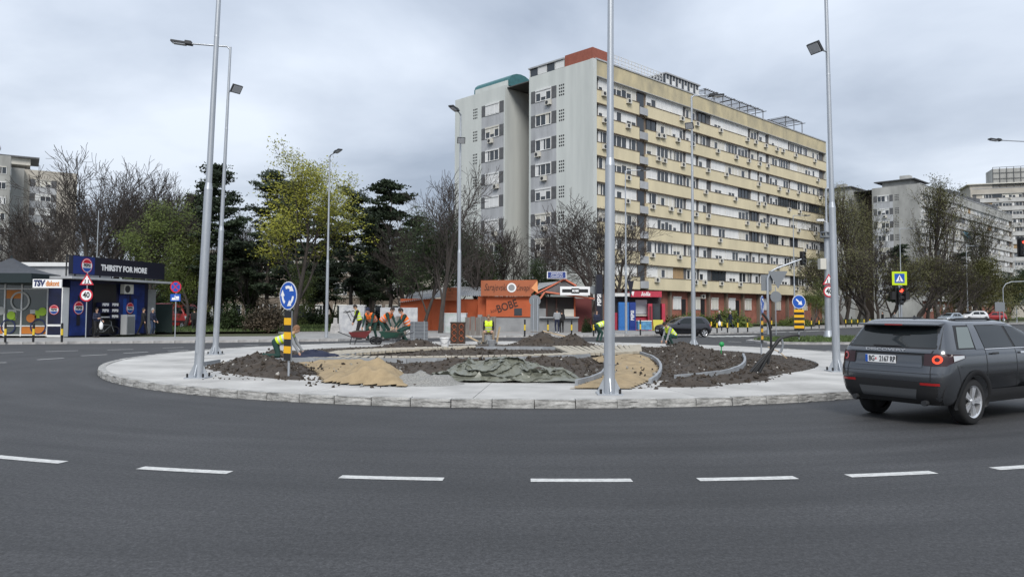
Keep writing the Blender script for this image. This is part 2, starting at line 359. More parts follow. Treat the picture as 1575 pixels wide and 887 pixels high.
ring_in = [(IC.x+10.02*math.cos(2*PI*i/72), IC.y+10.02*math.sin(2*PI*i/72)) for i in range(72)]
bedo, SV = hf('soil_bed', ring_in, .13, 0.0, .4, 1.3, .05, M_SOIL, .16, island)
bedo['kind'] = 'stuff'
def PX(pts, z=.16): return [tuple(G(x, y, z)[:2]) for x, y in pts]
CL = []                                        # where loose clods lie
def heap(px, h, fall, seed, amp=.07, step=.11, prof=None, base=.12):
    P = PX(px); o, V = hf('soil_heap', P, base, h, fall, 1.1, amp, M_SOIL, step, island, seed, prof); o['kind'] = 'stuff'; CL.extend(V[::3])
heap([(300, 567), (332, 556), (420, 552), (462, 556), (484, 572), (492, 588), (440, 585), (360, 578)], .42, 1.6, 1)
heap([(600, 562), (700, 560), (800, 556), (915, 553), (928, 562), (918, 580), (860, 588), (700, 584), (600, 574)], .30, 1.3, 2)
heap([(985, 541), (1012, 532), (1090, 536), (1145, 549), (1132, 566), (1075, 577), (1014, 582), (1018, 566)], .85, 2.8, 3, .16, .1)
heap([(1010, 584), (1100, 578), (1145, 566), (1150, 549), (1200, 558), (1226, 569), (1195, 584), (1100, 595), (985, 597)], .22, .9, 4, .09)
heap([(575, 551), (625, 543), (720, 540), (860, 543), (800, 549), (690, 551)], .20, 1.2, 5)
heap([(760, 534), (790, 528), (860, 527), (925, 529), (925, 536), (860, 535)], .55, 1.6, 6, .1)
heap([(845, 535), (880, 530), (925, 533), (925, 538)], .6, 1.4, 7, .1)
heap([(540, 540), (590, 532), (690, 532), (690, 536), (620, 537), (560, 544)], .42, 1.4, 8, .1)
heap([(340, 556), (400, 545), (470, 543), (470, 550), (420, 551)], .3, 1.2, 9, .1)
# sand paths
def flat_hf(px, h, fall, seed, mt, nm, prof=None, base=.17, step=.11): o, V = hf(nm, PX(px), base, h, fall, 1.4, .06, mt, step, island, seed, prof); o['kind'] = 'stuff'; return o
sc0 = G(588, 586, .16)
flat_hf([(455, 557), (560, 556), (600, 563), (604, 574), (640, 584), (625, 595), (520, 591), (492, 588), (482, 572)], .10, .5, 11, M_SAND, 'sand_path', lambda x, y: 1+4.0*math.exp(-((x-sc0.x)**2/1.6+(y-sc0.y)**2/1.4)))
flat_hf([(905, 551), (985, 544), (1004, 552), (1016, 566), (1012, 582), (975, 598), (870, 598), (920, 581), (932, 562)], .12, .6, 12, M_SAND, 'sand_path')
gc = G(650, 588, .16)
o, V = hf('gravel_pile', [(gc.x+1.15*math.cos(2*PI*i/20), gc.y+.95*math.sin(2*PI*i/20)) for i in range(20)], .13, .30, .9, 3, .03, M_GRAV, .06, None, 5)
tag(o, 'small grey gravel pile left of the crumpled tarpaulin', 'gravel'); o['kind'] = 'stuff'
# clods, stones
m = MB(); rc = random.Random(5)
def clod(m, p, s, mi):
    vs = [Vector((1, 0, 0)), Vector((-1, 0, 0)), Vector((0, 1, 0)), Vector((0, -1, 0)), Vector((0, 0, 1)), Vector((0, 0, -1))]
    R = Euler((rc.uniform(0, 6), rc.uniform(0, 6), rc.uniform(0, 6))).to_matrix()
    m.add([Vector(p)+R @ (v*s*rc.uniform(.6, 1.3)) for v in vs], [(0, 2, 4), (2, 1, 4), (1, 3, 4), (3, 0, 4), (2, 0, 5), (1, 2, 5), (3, 1, 5), (0, 3, 5)], mi)
for v in CL:
    if rc.random() < .9: clod(m, (v[0]+rc.uniform(-.1, .1), v[1]+rc.uniform(-.1, .1), v[2]+.005), rc.choice((.02, .025, .03, .04, .05, .075)), 0 if rc.random() < .965 else 1)
for v in SV[::2]: clod(m, v, rc.choice((.02, .03, .05)), 0)
o = m.build('soil_clods', [M_SOIL, mat('pale_stone', (.36, .34, .31), .9)], island); o['kind'] = 'stuff'
# concrete edging strips, one stone at a time
def smooth_line(P, n):
    out = []
    for i in range(len(P)-1):
        p0, p1, p2, p3 = P[max(i-1, 0)], P[i], P[i+1], P[min(i+2, len(P)-1)]
        for k in range(n):
            t = k/n; out.append(.5*((2*p1)+(p2-p0)*t+(2*p0-5*p1+4*p2-p3)*t*t+(3*p1-p0-3*p2+p3)*t**3))
    return out+[P[-1]]
def resample(P, step):
    out = [P[0]]; acc = 0
    for i in range(1, len(P)):
        a, b = P[i-1], P[i]; L = (b-a).length
        while acc+L >= step:
            a = a+(b-a)*((step-acc)/L); out.append(a.copy()); L = (b-a).length; acc = 0
        acc += L
    return out
def edging(px, top=.27, step=1.0):
    P = resample(smooth_line([G(x, y, .2) for x, y in px], 14), step)
    for a, b in zip(P, P[1:]):
        d = b-a; m = MB(); m.box((0, 0, 0), (d.length-.012, .07, .2)); c = (a+b)/2
        m.build('edging_stone', M_EDGE, island, (c.x, c.y, top-.1+rnd.uniform(-.006, .006)), math.atan2(d.y, d.x))
edging([(350, 558), (425, 553.5), (520, 553), (600, 554), (700, 553), (800, 551), (880, 548.5), (928, 545)])
edging([(520, 548), (570, 543), (640, 538), (730, 535), (830, 535), (880, 537)])
edging([(1143, 546), (1146, 556), (1134, 567), (1100, 575), (1050, 580), (1008, 583)])
edging([(928, 546), (934, 556), (926, 575), (890, 588), (850, 590)])
edging([(985, 543), (1004, 550), (1016, 562), (1012, 578), (990, 592)])
edging([(300, 563), (335, 556), (352, 557)])
# laid pavers on the paths
def pavers(lower, upper, name):
    A = smooth_line([G(x, y, .2) for x, y in lower], 16); B = smooth_line([G(x, y, .2) for x, y in upper], 16)
    LA = sum((A[i+1]-A[i]).length for i in range(len(A)-1)); n = int(LA/.21); m = MB()
    def ev(P, t):
        f = t*(len(P)-1); i = min(int(f), len(P)-2); return P[i]+(P[i+1]-P[i])*(f-i)
    for i in range(n):
        a = ev(A, (i+.5)/n); b = ev(B, (i+.5)/n); L = (b-a).length; k = max(1, int(L/.42)); d = (b-a).normalized(); R = Matrix.Rotation(math.atan2(d.y, d.x), 3, 'Z')
        for j in range(k):
            c = a+(b-a)*((j+.5+(.25 if i % 2 else 0))/(k+.25)); m.box((c.x, c.y, .225+rc.uniform(-.006, .006)), (L/(k+.25)-.022, .185, .09), 0, R)
    o = m.build(name, M_PAVER, island); o['kind'] = 'stuff'
pavers([(470, 553), (600, 552.5), (700, 551.5), (800, 549.5), (880, 547), (930, 543.5)], [(500, 548.5), (600, 550), (700, 549.5), (800, 547.5), (880, 544), (935, 538)], 'paver_path')
pavers([(880, 546), (940, 545), (985, 542)], [(850, 534), (920, 533), (985, 532)], 'paver_path')
pavers([(480, 551), (560, 544.5), (640, 539), (730, 536)], [(520, 541.5), (580, 538), (640, 536), (730, 533.5)], 'paver_path')
# ============================================================ apartment buildings
M_YW = mat('yellow_render', (0.70, 0.615, 0.42), 0.9, var=0.3, vscale=0.45, col2=(.55, .485, .335), stretch=(1, 1, .35), bump=0.1, det=8)
M_YWD = mat('yellow_render_stained', (0.62, 0.53, 0.33), 0.9, var=0.5, vscale=0.5, col2=(0.32, 0.29, 0.21), det=10, stretch=(1, 1, .5))
M_WHW = mat('pale_grey_render', (0.60, 0.625, 0.60), 0.9, var=0.2, vscale=0.6, col2=(.47, .495, .48), bump=0.08, det=9, stretch=(1, 1, .12))
M_CLAD = mat('grey_cladding', (0.38, 0.39, 0.405), 0.8, var=0.2, vscale=0.8, stretch=(1, 1, .25))
M_DKP = mat('dark_shutter_panel', (0.10, 0.102, 0.107), 0.7, var=0.25, vscale=1.5)
M_BRICK = mat('red_brick_base', (0.27, 0.105, 0.075), 0.9, var=0.25, vscale=1.2)
M_SHUT = mat('roller_shutter', (0.66, 0.665, 0.66), 0.6, var=0.1, vscale=0.6)
M_SHUT2 = mat('roller_shutter_cream', (0.58, 0.56, 0.50), 0.6, var=0.1, vscale=0.6)
M_WOOD = mat('wood_boards', (0.33, 0.225, 0.12), 0.8, var=0.3, vscale=4, stretch=(3, 3, .4))
M_ROOF = mat('roof_felt', (0.09, 0.09, 0.09), 0.9, var=0.2)
M_TEAL = mat('teal_sheet', (0.035, 0.13, 0.14), 0.55, var=0.2)
M_RUST = mat('rust_red_sheet', (0.28, 0.085, 0.055), 0.75, var=0.15)
M_GREYB = mat('grey_render', (0.34, 0.34, 0.325), 0.9, var=0.35, vscale=0.25, det=9, stretch=(1, 1, .4))
M_GREYW = mat('grey_white_band', (0.46, 0.46, 0.45), 0.9, var=0.16, vscale=0.4, det=8)
M_BEIGE = mat('beige_render', (0.42, 0.39, 0.34), 0.9, var=0.15, vscale=0.3, det=8)
M_CURT = mat('curtain', (0.45, 0.45, 0.43), 0.8, var=0.3, vscale=3)
M_BRN_SHADOW = mat('brown_and_band_shadow', (0.17, 0.13, 0.10), 0.9)  # dark brown parts, and the painted shadow line under the bands
WC = {}
def window_meshes(w, h, style, v):
    """local: x along wall, -y outwards; origin at the lower left corner of the opening"""
    key = (round(w, 1), round(h, 1), style, v)
    if key in WC: return WC[key]
    r = random.Random(hash((int(w*10), int(h*10), style, v)) & 0xffff)
    fr, pn, sh = MB(), MB(), MB(); t = .07
    fr.b2((0, -.04, 0), (w, .06, t)); fr.b2((0, -.04, h-t), (w, .06, h)); fr.b2((0, -.04, t), (t, .06, h-t)); fr.b2((w-t, -.04, t), (w, .06, h-t))
    n = max(1, int(round(w/.85)))
    for i in range(1, n): x = w*i/n; fr.b2((x-.035, -.035, t), (x+.035, .05, h-t))
    pn.b2((t, .015, t), (w-t, .03, h-t))
    if style == 'w':                                     # roller shutters, each sash its own height
        for i in range(n):
            a, b = w*i/n+.03, w*(i+1)/n-.03; k = r.choice((.18, .3, .45, .7, .97, .97, .97)) if v != 2 else .97
            sh.b2((a, -.03, h-t-(h-2*t)*k), (b, -.005, h-.05)); 
        sh.b2((-.02, -.10, h-.17), (w+.02, -.042, h+.015))
    elif style == 'o':
        sh.b2((0.02, -.09, h-.16), (w-.02, -.042, h)); k = r.randrange(n); sh.b2((w*k/n+.05, .004, t), (w*k/n+w/n*.6, .012, h-t))
    mats = (M_DARKM if style == 'd' else M_WHITE)
    WC[key] = (fr.mesh('window', mats), pn.mesh('pane', M_GLASS), sh.mesh('shutter', M_SHUT if v % 3 else M_SHUT2) if sh.f else None)
    return WC[key]
def window(parent, x, y, z, w, h, rz, style, v):
    a, b, c = window_meshes(w, h, style, v); o = ob('window', a, parent, (x, y, z), rz)
    ob('pane', b, o)
    if c: ob('shutter', c, o)
    return o
def ac_mesh():
    m = MB(); m.box((0, 0, 0), (.78, .3, .55), 0); m.cyl((-.12, -.15, 0), (-.12, -.175, 0), .21, n=14, mi=1); m.box((-.3, .1, -.3), (.04, .3, .05), 1); m.box((.3, .1, -.3), (.04, .3, .05), 1)
    return m.mesh('air_conditioner', [M_SHUT2, M_DARKM])
AC = ac_mesh()
def facade_row(root, mods, z, h, rr, yin, pal):
    dark = rr.random() < .12
    for kind, x0, x1 in mods:
        w = x1-x0
        if kind == 'D':
            m = MB(); m.b2((x0, yin-.03, z), (x1, yin+.02, z+h)); m.build('dark_panel', M_DKP, root)
        elif kind == 'L':
            m = MB(); m.b2((x0, yin-.5, z-1.35), (x1, yin-.46, z-.5)); m.build('balcony_panel', M_CLAD, root)
            m = MB(); m.b2((x0+.1, yin-.012, z-.9), (x1-.2, yin-.006, z+h-.1)); m.build('balcony_door', M_GLASS, root)
        else:
            q = rr.random(); style = 'w' if q < .68 else ('o' if q < .91 else 'd')
            if rr.random() < .015:
                m = MB(); n = int(w/.25)
                for i in range(n): m.b2((x0+w*i/n, yin-.06, z), (x0+w*(i+1)/n-.015, yin-.02-.01*(i % 2), z+h))
                m.build('boarded_balcony', M_WOOD, root); continue
            window(root, x0, yin-.06, z, w, h, 0, style, rr.randrange(5))
            if rr.random() < .52:
                ob('air_conditioner', AC, root, (x0+w*rr.uniform(.2, .9), -.17, z-rr.uniform(.25, .5)), 0)
def block(name, label, corner, ang, L, pal, mods, rows=8, zc0=26.95, pitch=2.914, roof=29.5, seed=1, W=23.6, A=9.86, B0=14.0, endwin=True, base=True):
    """slab block: local x along the long front (y=0 faces -y), end wall at x=0 faces -x"""
    rr = random.Random(seed); root = thing(name, label, 'building', corner, ang)
    h = 1.42; m_end, m_band, m_top, m_clad, m_base = pal; yin = .42
    zb = zc0-(rows-1)*pitch-.71-1.48
    # body: two halves with the slot between them
    m = MB(); m.b2((.25, yin, zb if base else 0), (L-.02, A-.02, roof-.3)); m.b2((.25, 1.3, 0), (L-.3, A-.05, zb)) if base else 0; m.b2((.25, B0+.02, 0), (L-.02, W-.02, roof-.3)); m.b2((6, A-.02, 0), (L-.02, B0+.02, roof-.6)); m.build('core', M_BRN_SHADOW if base else m_end, root)
    m = MB(); m.b2((0, 0.02, 0), (.24, A, roof)); m.build('end_wall', m_end, root)
    m = MB(); m.b2((0, B0, 0), (.24, W, roof)); m.build('end_wall', m_end, root)
    m = MB(); m.b2((.24, B0-.02, 0), (14, B0+.01, roof)); m.build('slot_wall', m_end, root)
    m = MB(); m.b2((L, 0.02, 0), (L+.3, W, roof)); m.build('end_wall', m_end, root)
    m = MB(); m.b2((-.03, -.06, zb), (.55, .42, roof+.02)); m.build('corner_pilaster', m_end, root)
    m = MB(); m.b2((.55, -.0, zc0+.71+.02), (L, yin, roof)); m.build('parapet', m_top, root)
    m = MB(); m.b2((.45, -.09, roof), (L, .5, roof+.16)); m.b2((.55, -.05, zc0+.7), (L, yin, zc0+.76)); m.build('roof_edge', M_CLAD, root)
    m = MB(); m.b2((.3, .5, roof-.32), (L, W-.05, roof-.2)); m.build('roof', M_ROOF, root)
    for k in range(rows):
        z = zc0-k*pitch-.71
        m = MB()
        xs = [.55]+[x for kd, a, b in mods if kd == 'L' for x in (a, b)]+[L]
        for a, b in zip(xs[::2], xs[1::2]): m.b2((a, 0, z-1.48), (b, yin, z-.02))
        m.build('spandrel_band', m_band, root)
        m = MB()
        for a, b in zip(xs[::2], xs[1::2]): m.b2((a, -.06, z-.05), (b, .03, z+.0)); m.b2((a, .03, z-1.56), (b, yin+.02, z-1.482))  # top edge, then a dark strip painting the shadow line below the band
        m.build('band_edge_and_shadow', M_BRN_SHADOW, root)
        facade_row(root, mods, z, h, rr, yin, pal)
        if not endwin: continue
        for (y0, y1, wv) in ((5.45, 9.5, (4.2, 5.1)), (B0+.25, B0+4.3, (B0+5.1, B0+6.0))):
            # window bay on the end wall: dark panel, window, dark panel
            yy0, yy1 = y0, y1
            for qa, qb in ((yy0, yy0+.75), (yy1-.75, yy1)): m = MB(); m.b2((-.05, qa, z), (-.003, qb, z+h)); m.build('dark_panel', M_DKP, root)
            window(root, -.06, yy1-.78, z, yy1-yy0-1.56, h, -PI/2, 'w' if rr.random() < .5 else 'o', rr.randrange(5))
            m = MB(); n = 6
            for i in range(n): m.b2((-.028, yy0+(yy1-yy0)*i/n+.006, z-1.48), (-.003-.006*(i % 2), yy0+(yy1-yy0)*(i+1)/n-.006, z-.02))
            m.build('cladding', m_clad, root)
            if rr.random() < .6: ob('air_conditioner', AC, root, (-.22, yy0+rr.uniform(1, 3), z-.4), -PI/2)
            m = MB()
            for i in range(3):
                for j in range(4): m.box((-.004, wv[0]+.15+.3*i, z+.15+.37*j), (.012, .19, .2))
            struct(m.build('vent_block', M_BLACK, root), 'stuff')
    if base:
        m = MB(); m.b2((.3, .9, 0), (L-.3, 1.2, zb)); m.build('ground_floor_wall', m_base, root)
        x = 2.0
        while x < L-4:
            m = MB(); m.b2((x, .5, 0), (x+.35, .9, zb)); m.build('pillar', M_BRN_SHADOW, root)
            if rr.random() < .7: window(root, x+1.1, .84, zb-2.3, 1.7, 1.6, 0, 'w', rr.randrange(5))
            if rr.random() < .4: ob('air_conditioner', AC, root, (x+3.3, .7, zb-.6), 0)
            if rr.random() < .35:
                m = MB(); m.b2((x+3.0, .84, .3), (x+3.9, .89, zb-1)); m.build('entrance_door', M_BLACK, root)
            x += 4.4
    return root
MODS = [('D', .6, 1.25), ('W', 1.3, 3.5), ('W', 3.6, 8.2), ('L', 8.4, 10.0), ('W', 10.2, 12.2), ('W', 12.3, 15.5), ('W', 15.6, 17.9), ('D', 17.95, 18.5), ('W', 18.6, 20.8), ('D', 20.85, 21.4), ('W', 21.5, 23.3), ('D', 23.35, 24.4), ('W', 24.5, 27.9), ('W', 28.0, 31.3), ('W', 31.4, 34.2),
        ('D', 34.25, 34.9), ('W', 35.0, 36.8), ('D', 36.85, 37.3), ('W', 37.4, 39.3), ('D', 39.35, 40.3), ('W', 40.4, 42.9), ('W', 43.0, 46.4), ('D', 46.45, 46.9), ('W', 47.0, 49.2), ('W', 49.3, 53.0), ('W', 53.1, 57.0), ('D', 57.05, 58.6)]
ANG = math.atan2(.695, .72)
b1_ = block('apartment_building', 'long yellow banded apartment block with pale end wall and roof pergolas', (8.8, 82, 0), ANG, 59, (M_WHW, M_YW, M_YWD, M_CLAD, M_BRICK), MODS, seed=4)
# roof clutter of the yellow block
R = 29.5
m = MB(); m.b2((.05, .1, R+.0), (3.2, 4.2, R+1.3)); m.build('roof_shed', M_RUST, b1_)
m = MB(); m.b2((.1, 4.25, R), (3.0, 9.8, R+.95)); m.b2((-.1, 4.25, R+.95), (3.2, 9.95, R+1.12), 1); m.build('roof_glazing', [M_GLASS, M_CLAD], b1_)
m = MB()
for i in range(5): m.b2((.04, 4.3+i*1.36, R+.05), (.095, 4.4+i*1.36, R+.95)); 
m.b2((.04, 4.4, R+.05), (.09, 5.6, R+.9)); m.b2((.04, 7.1, R+.05), (.09, 8.4, R+.9)); m.build('roof_glazing_frame', M_SHUT, b1_)
m = MB()                                     # open lattice railing
for i in range(17):
    x = 3.4+i*.62; m.b2((x, .1, R+.16), (x+.05, .16, R+1.3))
for z in (.5, .9, 1.28): m.b2((3.4, .1, R+z), (13.4, .15, R+z+.05))
for i in range(16): m.cyl((3.4+i*.62, .12, R+.2), (4.02+i*.62, .12, R+1.28), .02, n=4)
m.build('roof_railing', M_SHUT, b1_)
m = MB(); m.b2((14.2, .3, R+.1), (21.5, 4, R+1.5)); m.b2((14.0, .1, R+1.5), (21.8, 4.2, R+1.66), 1); m.build('roof_glazing', [M_GLASS, M_CLAD], b1_)
m = MB()
for i in range(12): m.b2((14.2+i*.66, .24, R+.1), (14.28+i*.66, .31, R+1.5))
for i in range(0, 11, 2): m.b2((14.3+i*.66, .26, R+.15), (14.86+i*.66, .3, R+.9))
m.build('roof_glazing_frame', M_SHUT, b1_)
def pergola(x0, x1, n, hgt):
    m = MB()
    for i in range(n+1):
        x = x0+(x1-x0)*i/n; m.b2((x, .2, R+.1), (x+.09, .29, R+hgt)); m.b2((x, 2.9, R+.1), (x+.09, 2.99, R+hgt)); m.b2((x, -.3, R+hgt), (x+.07, 3.3, R+hgt+.1))
    m.b2((x0-.3, .18, R+hgt+.1), (x1+.4, .26, R+hgt+.2)); m.b2((x0-.3, 2.9, R+hgt+.1), (x1+.4, 2.98, R+hgt+.2))
    k = int((x1-x0)/.5)
    for i in range(k): m.b2((x0+i*.5, .0, R+hgt+.2), (x0+i*.5+.06, 3.2, R+hgt+.25))
    m.build('roof_pergola', M_DKP, b1_)
pergola(23, 38.5, 7, 1.25); pergola(45.5, 51, 2, 1.7)
m = MB(); m.b2((31, 1.5, R), (34, 5, R+1.0)); m.build('roof_shed', M_RUST, b1_)
m = MB(); m.b2((.8, 14.4, R-.1), (5, 20.5, R+.9)); m.build('roof_shed', M_WHW, b1_)
m = MB(); n = 8                              # rounded teal canopy
for i in range(n):
    a, b = PI*i/n, PI*(i+1)/n
    f = lambda t: (.9-.0+ (1-math.cos(t))*2.0, R+.9+math.sin(t)*1.1)
    (xa, za), (xb, zb_) = f(a), f(b)
    m.add([(xa, 14.2, za), (xb, 14.2, zb_), (xb, 20.8, zb_), (xa, 20.8, za)], [(3, 2, 1, 0)], 0, True)
    m.add([(xa, 14.2, za), (xb, 14.2, zb_), (xb, 14.2, R+.2), (xa, 14.2, R+.2)], [(0, 1, 2, 3)], 0); m.add([(xa, 20.8, za), (xb, 20.8, zb_), (xb, 20.8, R+.2), (xa, 20.8, R+.2)], [(3, 2, 1, 0)], 0)
m.b2((.88, 14.2, R+.2), (.93, 20.8, R+.95)); m.build('roof_canopy', M_TEAL, b1_)
# second block in the same row, grey
M2 = []; x = .6; r2 = random.Random(9)
while x < 72:
    w_ = r2.choice((2.0, 2.4, 3.2, 3.4)); M2.append(('W', x, x+w_)); x += w_+.1
    if r2.random() < .45: M2.append(('D', x, x+.7)); x += .8
b2_ = block('apartment_building', 'grey weathered apartment block behind the bare trees at right', (87.5, 162, 0), ANG, 76, (M_GREYB, M_GREYW, M_GREYB, M_CLAD, M_BRICK), M2, seed=11)
m = MB(); m.b2((1, 2, R), (9, 8, R+1.2)); m.b2((.2, 1, R+1.2), (10, 9.5, R+1.4), 1); m.b2((3, 3, R+1.4), (5, 5, R+2.6)); m.build('roof_shed', [M_GREYB, M_DKP], b2_)
m = MB(); m.b2((1, 15, R), (8, 21, R+1)); m.b2((.4, 14.5, R+1), (9, 22, R+1.2), 1); m.b2((3, 17, R+1.2), (4.5, 19, R+2.3)); m.build('roof_shed', [M_GREYB, M_DKP], b2_)
m = MB()
for i in range(9): m.b2((16+i*5.5, .6, R), (19.8+i*5.5, 4, R+1.0+.3*(i % 3)))
m.build('roof_shed', M_DKP, b2_)
m = MB(); m.add([(30, -.9, 20.0), (34, -.9, 20.0), (34, -.02, 21.4), (30, -.02, 21.4)], [(0, 1, 2, 3)]); m.add([(30, -.9, 20.0), (34, -.9, 20.0), (34, -.9, 19.5), (30, -.9, 19.5)], [(3, 2, 1, 0)]); m.build('awning', mat('blue_awning', (.04, .16, .24), .7), b2_)
# third block, broadside far right with a scaffolded box on its roof
a3 = math.atan2(-.695*1.0, .72)+0.42
c3 = at(1497, 262)
M3 = [('W' if i % 5 else 'D', .6+i*3.0, .6+i*3.0+(2.9 if i % 5 else 1.2)) for i in range(15)]
b3_ = block('apartment_building', 'pale beige apartment block at the far right with scaffolded roof box', (c3.x, c3.y, 0), math.radians(-18), 46, (M_BEIGE, M_GREYW, M_BEIGE, M_CLAD, M_BRICK), M3, rows=13, zc0=42.0, roof=44.6, seed=21, endwin=False, base=False)
m = MB(); m.b2((7, 1, 44.6), (24, 9, 51.5)); m.build('roof_box', M_GREYB, b3_)
m = MB()
for i in range(9): m.b2((7+i*2.1, .7, 44.6), (7.15+i*2.1, .85, 52))
for z in (46, 48, 50, 51.9): m.b2((7, .7, z), (24, .82, z+.14))
m.build('scaffold', M_DKP, b3_)
m = MB(); m.b2((0, 1, 44.6), (20, 14, 46.2)); m.b2((-1, .2, 46.2), (22, 14, 46.5), 1); m.build('roof_shed', [M_BEIGE, M_SHUT2], b3_)
# left block behind the bare trees: two stepped faces
c4 = at(31, 150)
ang4 = math.radians(33)
b4_ = thing('apartment_building', 'grey beige apartment block at the far left behind bare trees', 'building', (c4.x, c4.y, 0), ang4)
m = MB(); m.b2((0, 0, 0), (9.2, 14, 29.6)); m.build('end_wall', M_BEIGE, b4_)
m = MB(); m.b2((-2.2, -8, 0), (-12, 12, 30.6)); m.b2((-2.2, -2, 0), (.01, 12, 29.4)); m.build('front_wall', M_GREYB, b4_)
m = MB(); m.b2((-7, 1, 30.6), (1, 9, 31.9)); m.b2((-8, .2, 31.9), (2.5, 10, 32.2), 1); m.build('roof_shed', [M_SHUT2, M_DKP], b4_)
m = MB(); m.cyl((-4.6, 0, 30.6), (-4.6, 0, 33.0), .05, n=6); m.cyl((-4.6, -.1, 33.2), (-4.75, -.35, 33.2), .75, .65, n=16); m.build('satellite_dish', M_CLAD, b4_)
for k in range(10):
    z = 26.3-k*2.9
    for qa in (1.0, 4.7): m = MB(); m.b2((qa, -.05, z), (qa+.9, -.004, z+1.45)); m.build('dark_panel', M_DKP, b4_)
    window(b4_, 1.95, -.06, z, 2.7, 1.45, 0, 'w', k % 5)
    m = MB(); m.b2((1.0, -.03, z-1.4), (5.6, -.004, z-.05)); m.build('cladding', M_CLAD, b4_)
    for x in (-11.5, -8.2, -5.0): window(b4_, x, -8.06, z+.8, 2.2, 1.45, 0, 'o', k % 5)
    for y in (-7.5, -4.6): window(b4_, -2.14, y, z+.8, 2.0, 1.45, PI/2, 'o', (k+1) % 5)
# low school building behind the trees
sA = at(262, 104); 
b5_ = thing('school_building', 'low brown school building with white framed windows behind the pines', 'building', (sA.x, sA.y, 0), 0.03)
M_SCH = mat('brown_render', (0.22, 0.18, 0.145), 0.9, var=0.2, vscale=0.3)
m = MB(); m.b2((0, 0, 0), (32, 12, 9.6)); m.b2((32, -2, 0), (45, 10, 9.0), 1); m.b2((-.4, -.4, 9.6), (32.3, 12.4, 10.0), 1); m.build('wall', [M_SCH, M_BEIGE], b5_)
for k in range(3):
    for i in range(13): window(b5_, .6+i*2.4, -.05, .9+k*3.0, 1.9, 1.7, 0, 'o', (i+k) % 3)
    for i in range(4): window(b5_, 33+i*3, -2.05, .9+k*2.9, 2.0, 1.6, 0, 'o', i % 3)
    m = MB(); m.b2((0, -.09, .5+k*3.0), (32, -.004, .78+k*3)); m.build('band', M_BEIGE, b5_)
# ============================================================ street lamps, signs, bollards
def lamp_head(m, p, d, L=.75):               # flat LED lantern pointing along d
    d = Vector(d).normalized(); R = Matrix.Rotation(math.atan2(d.y, d.x), 3, 'Z') @ Matrix.Rotation(-.12, 3, 'Y'); c = Vector(p)+d*L*.5
    m.box(c, (L, .28, .07), 1, R); m.box(c+Vector((0, 0, -.05))+d*.08, (L*.6, .22, .03), 2, R); m.box(c-d*L*.32+Vector((0, 0, .04)), (L*.3, .2, .06), 1, R)
def flood(m, p, d):
    d = Vector(d).normalized(); R = Matrix.Rotation(math.atan2(d.y, d.x), 3, 'Z') @ Matrix.Rotation(.65, 3, 'Y')
    m.box(p, (.08, .40, .32), 1, R); m.box(Vector(p)+R @ Vector((.045, 0, 0)), (.02, .34, .26), 2, R); m.box(Vector(p)-R @ Vector((.09, 0, 0)), (.08, .22, .2), 1, R)
def street_lamp(label, base, H=12.4, arms=((-1, 0, 0),), floods=(), lean=(0, 0), plate=True, r=.108, arm_len=1.5, cat='street lamp'):
    root = thing('street_lamp', label, cat, base, 0, 'street lamps')
    m = MB(); z1 = 4.6; up = lambda z: Vector((lean[0]*z, lean[1]*z, z))
    m.cyl(up(.03), up(z1), r, r*.86, 14, caps=False); m.cyl(up(z1), up(z1+.16), r*.9, r*.68, 14); m.cyl(up(z1+.16), up(H), r*.66, r*.38, 14)
    m.cyl(up(z1*2-.8), up(z1*2-.7), r*.56, r*.5, 14)
    m.build('pole', M_GALV, root)
    m = MB(); m.b2((-r*.3, -r*.97-.006, .6), (r*.3, -r+.02, 1.0)); m.build('service_hatch', M_GALV, root)
    if plate:
        m = MB(); m.box((0, 0, .015), (.5, .5, .03))
        for a in range(4):
            t = a*PI/2; d = Vector((math.cos(t), math.sin(t), 0)); n = Vector((-d.y, d.x, 0))*.008
            q = [d*(r*.9), d*.24, d*.235+Vector((0, 0, .05)), d*(r*.97)+Vector((0, 0, .3))]
            q = [v+Vector((0, 0, .03)) for v in q]; m.plate([v+n for v in q], n, .016)
        m.build('base_plate', M_GALV, root)
        for sx in (-1, 1):
            for sy in (-1, 1): m = MB(); m.cyl((sx*.19, sy*.19, .03), (sx*.19, sy*.19, .12), .026, n=6, smooth=False); m.build('anchor_bolt', M_BLACK, root)
    T = up(H)
    for a in arms:
        a = Vector(a).normalized(); m = MB(); m.tube([T-Vector((0, 0, .1)), T+Vector((0, 0, .02))+a*.12, T+Vector((0, 0, .08))+a*arm_len], .035, 7); m.build('arm', M_GALV, root)
        m = MB(); lamp_head(m, T+Vector((0, 0, .1))+a*(arm_len-.1), a); m.build('lantern', [M_DARKM, M_DARKM, M_LENS], root)
    for (d, z) in floods:
        d = Vector(d).normalized(); m = MB(); m.cyl(up(z)-Vector((0, 0, .02)), up(z)+d*.35, .025, n=6, mi=0); flood(m, up(z)+d*.5+Vector((0, 0, .02)), d); m.build('floodlight', [M_GALV, M_DARKM, M_LENS], root)
    return root
def Gi(px, py): return G(px, py, .145)
street_lamp('tall galvanised lamp post on the pale pavement, near left of the roundabout', Gi(305, 581), 12.6, ((-1, -.3, 0), ), (), (.030, 0), r=.112)
street_lamp('lamp post with one arm and floodlight, far left rim of the roundabout', Gi(331, 545), 11.55, ((-1, -.1, 0),), (((1, -.7, 0), 9.85),), (.027, 0))
street_lamp('tall galvanised lamp post at the near rim, right of the tarpaulin', Gi(937, 606), 12.6, ((0, -1, 0),), (), (.006, 0), r=.112)
street_lamp('tall lamp post with floodlight at the right rim beside the dark car', Gi(1287, 571), 12.9, ((.9, -.3, 0),), (((-1, -.5, 0), 9.1),), (-.012, 0))
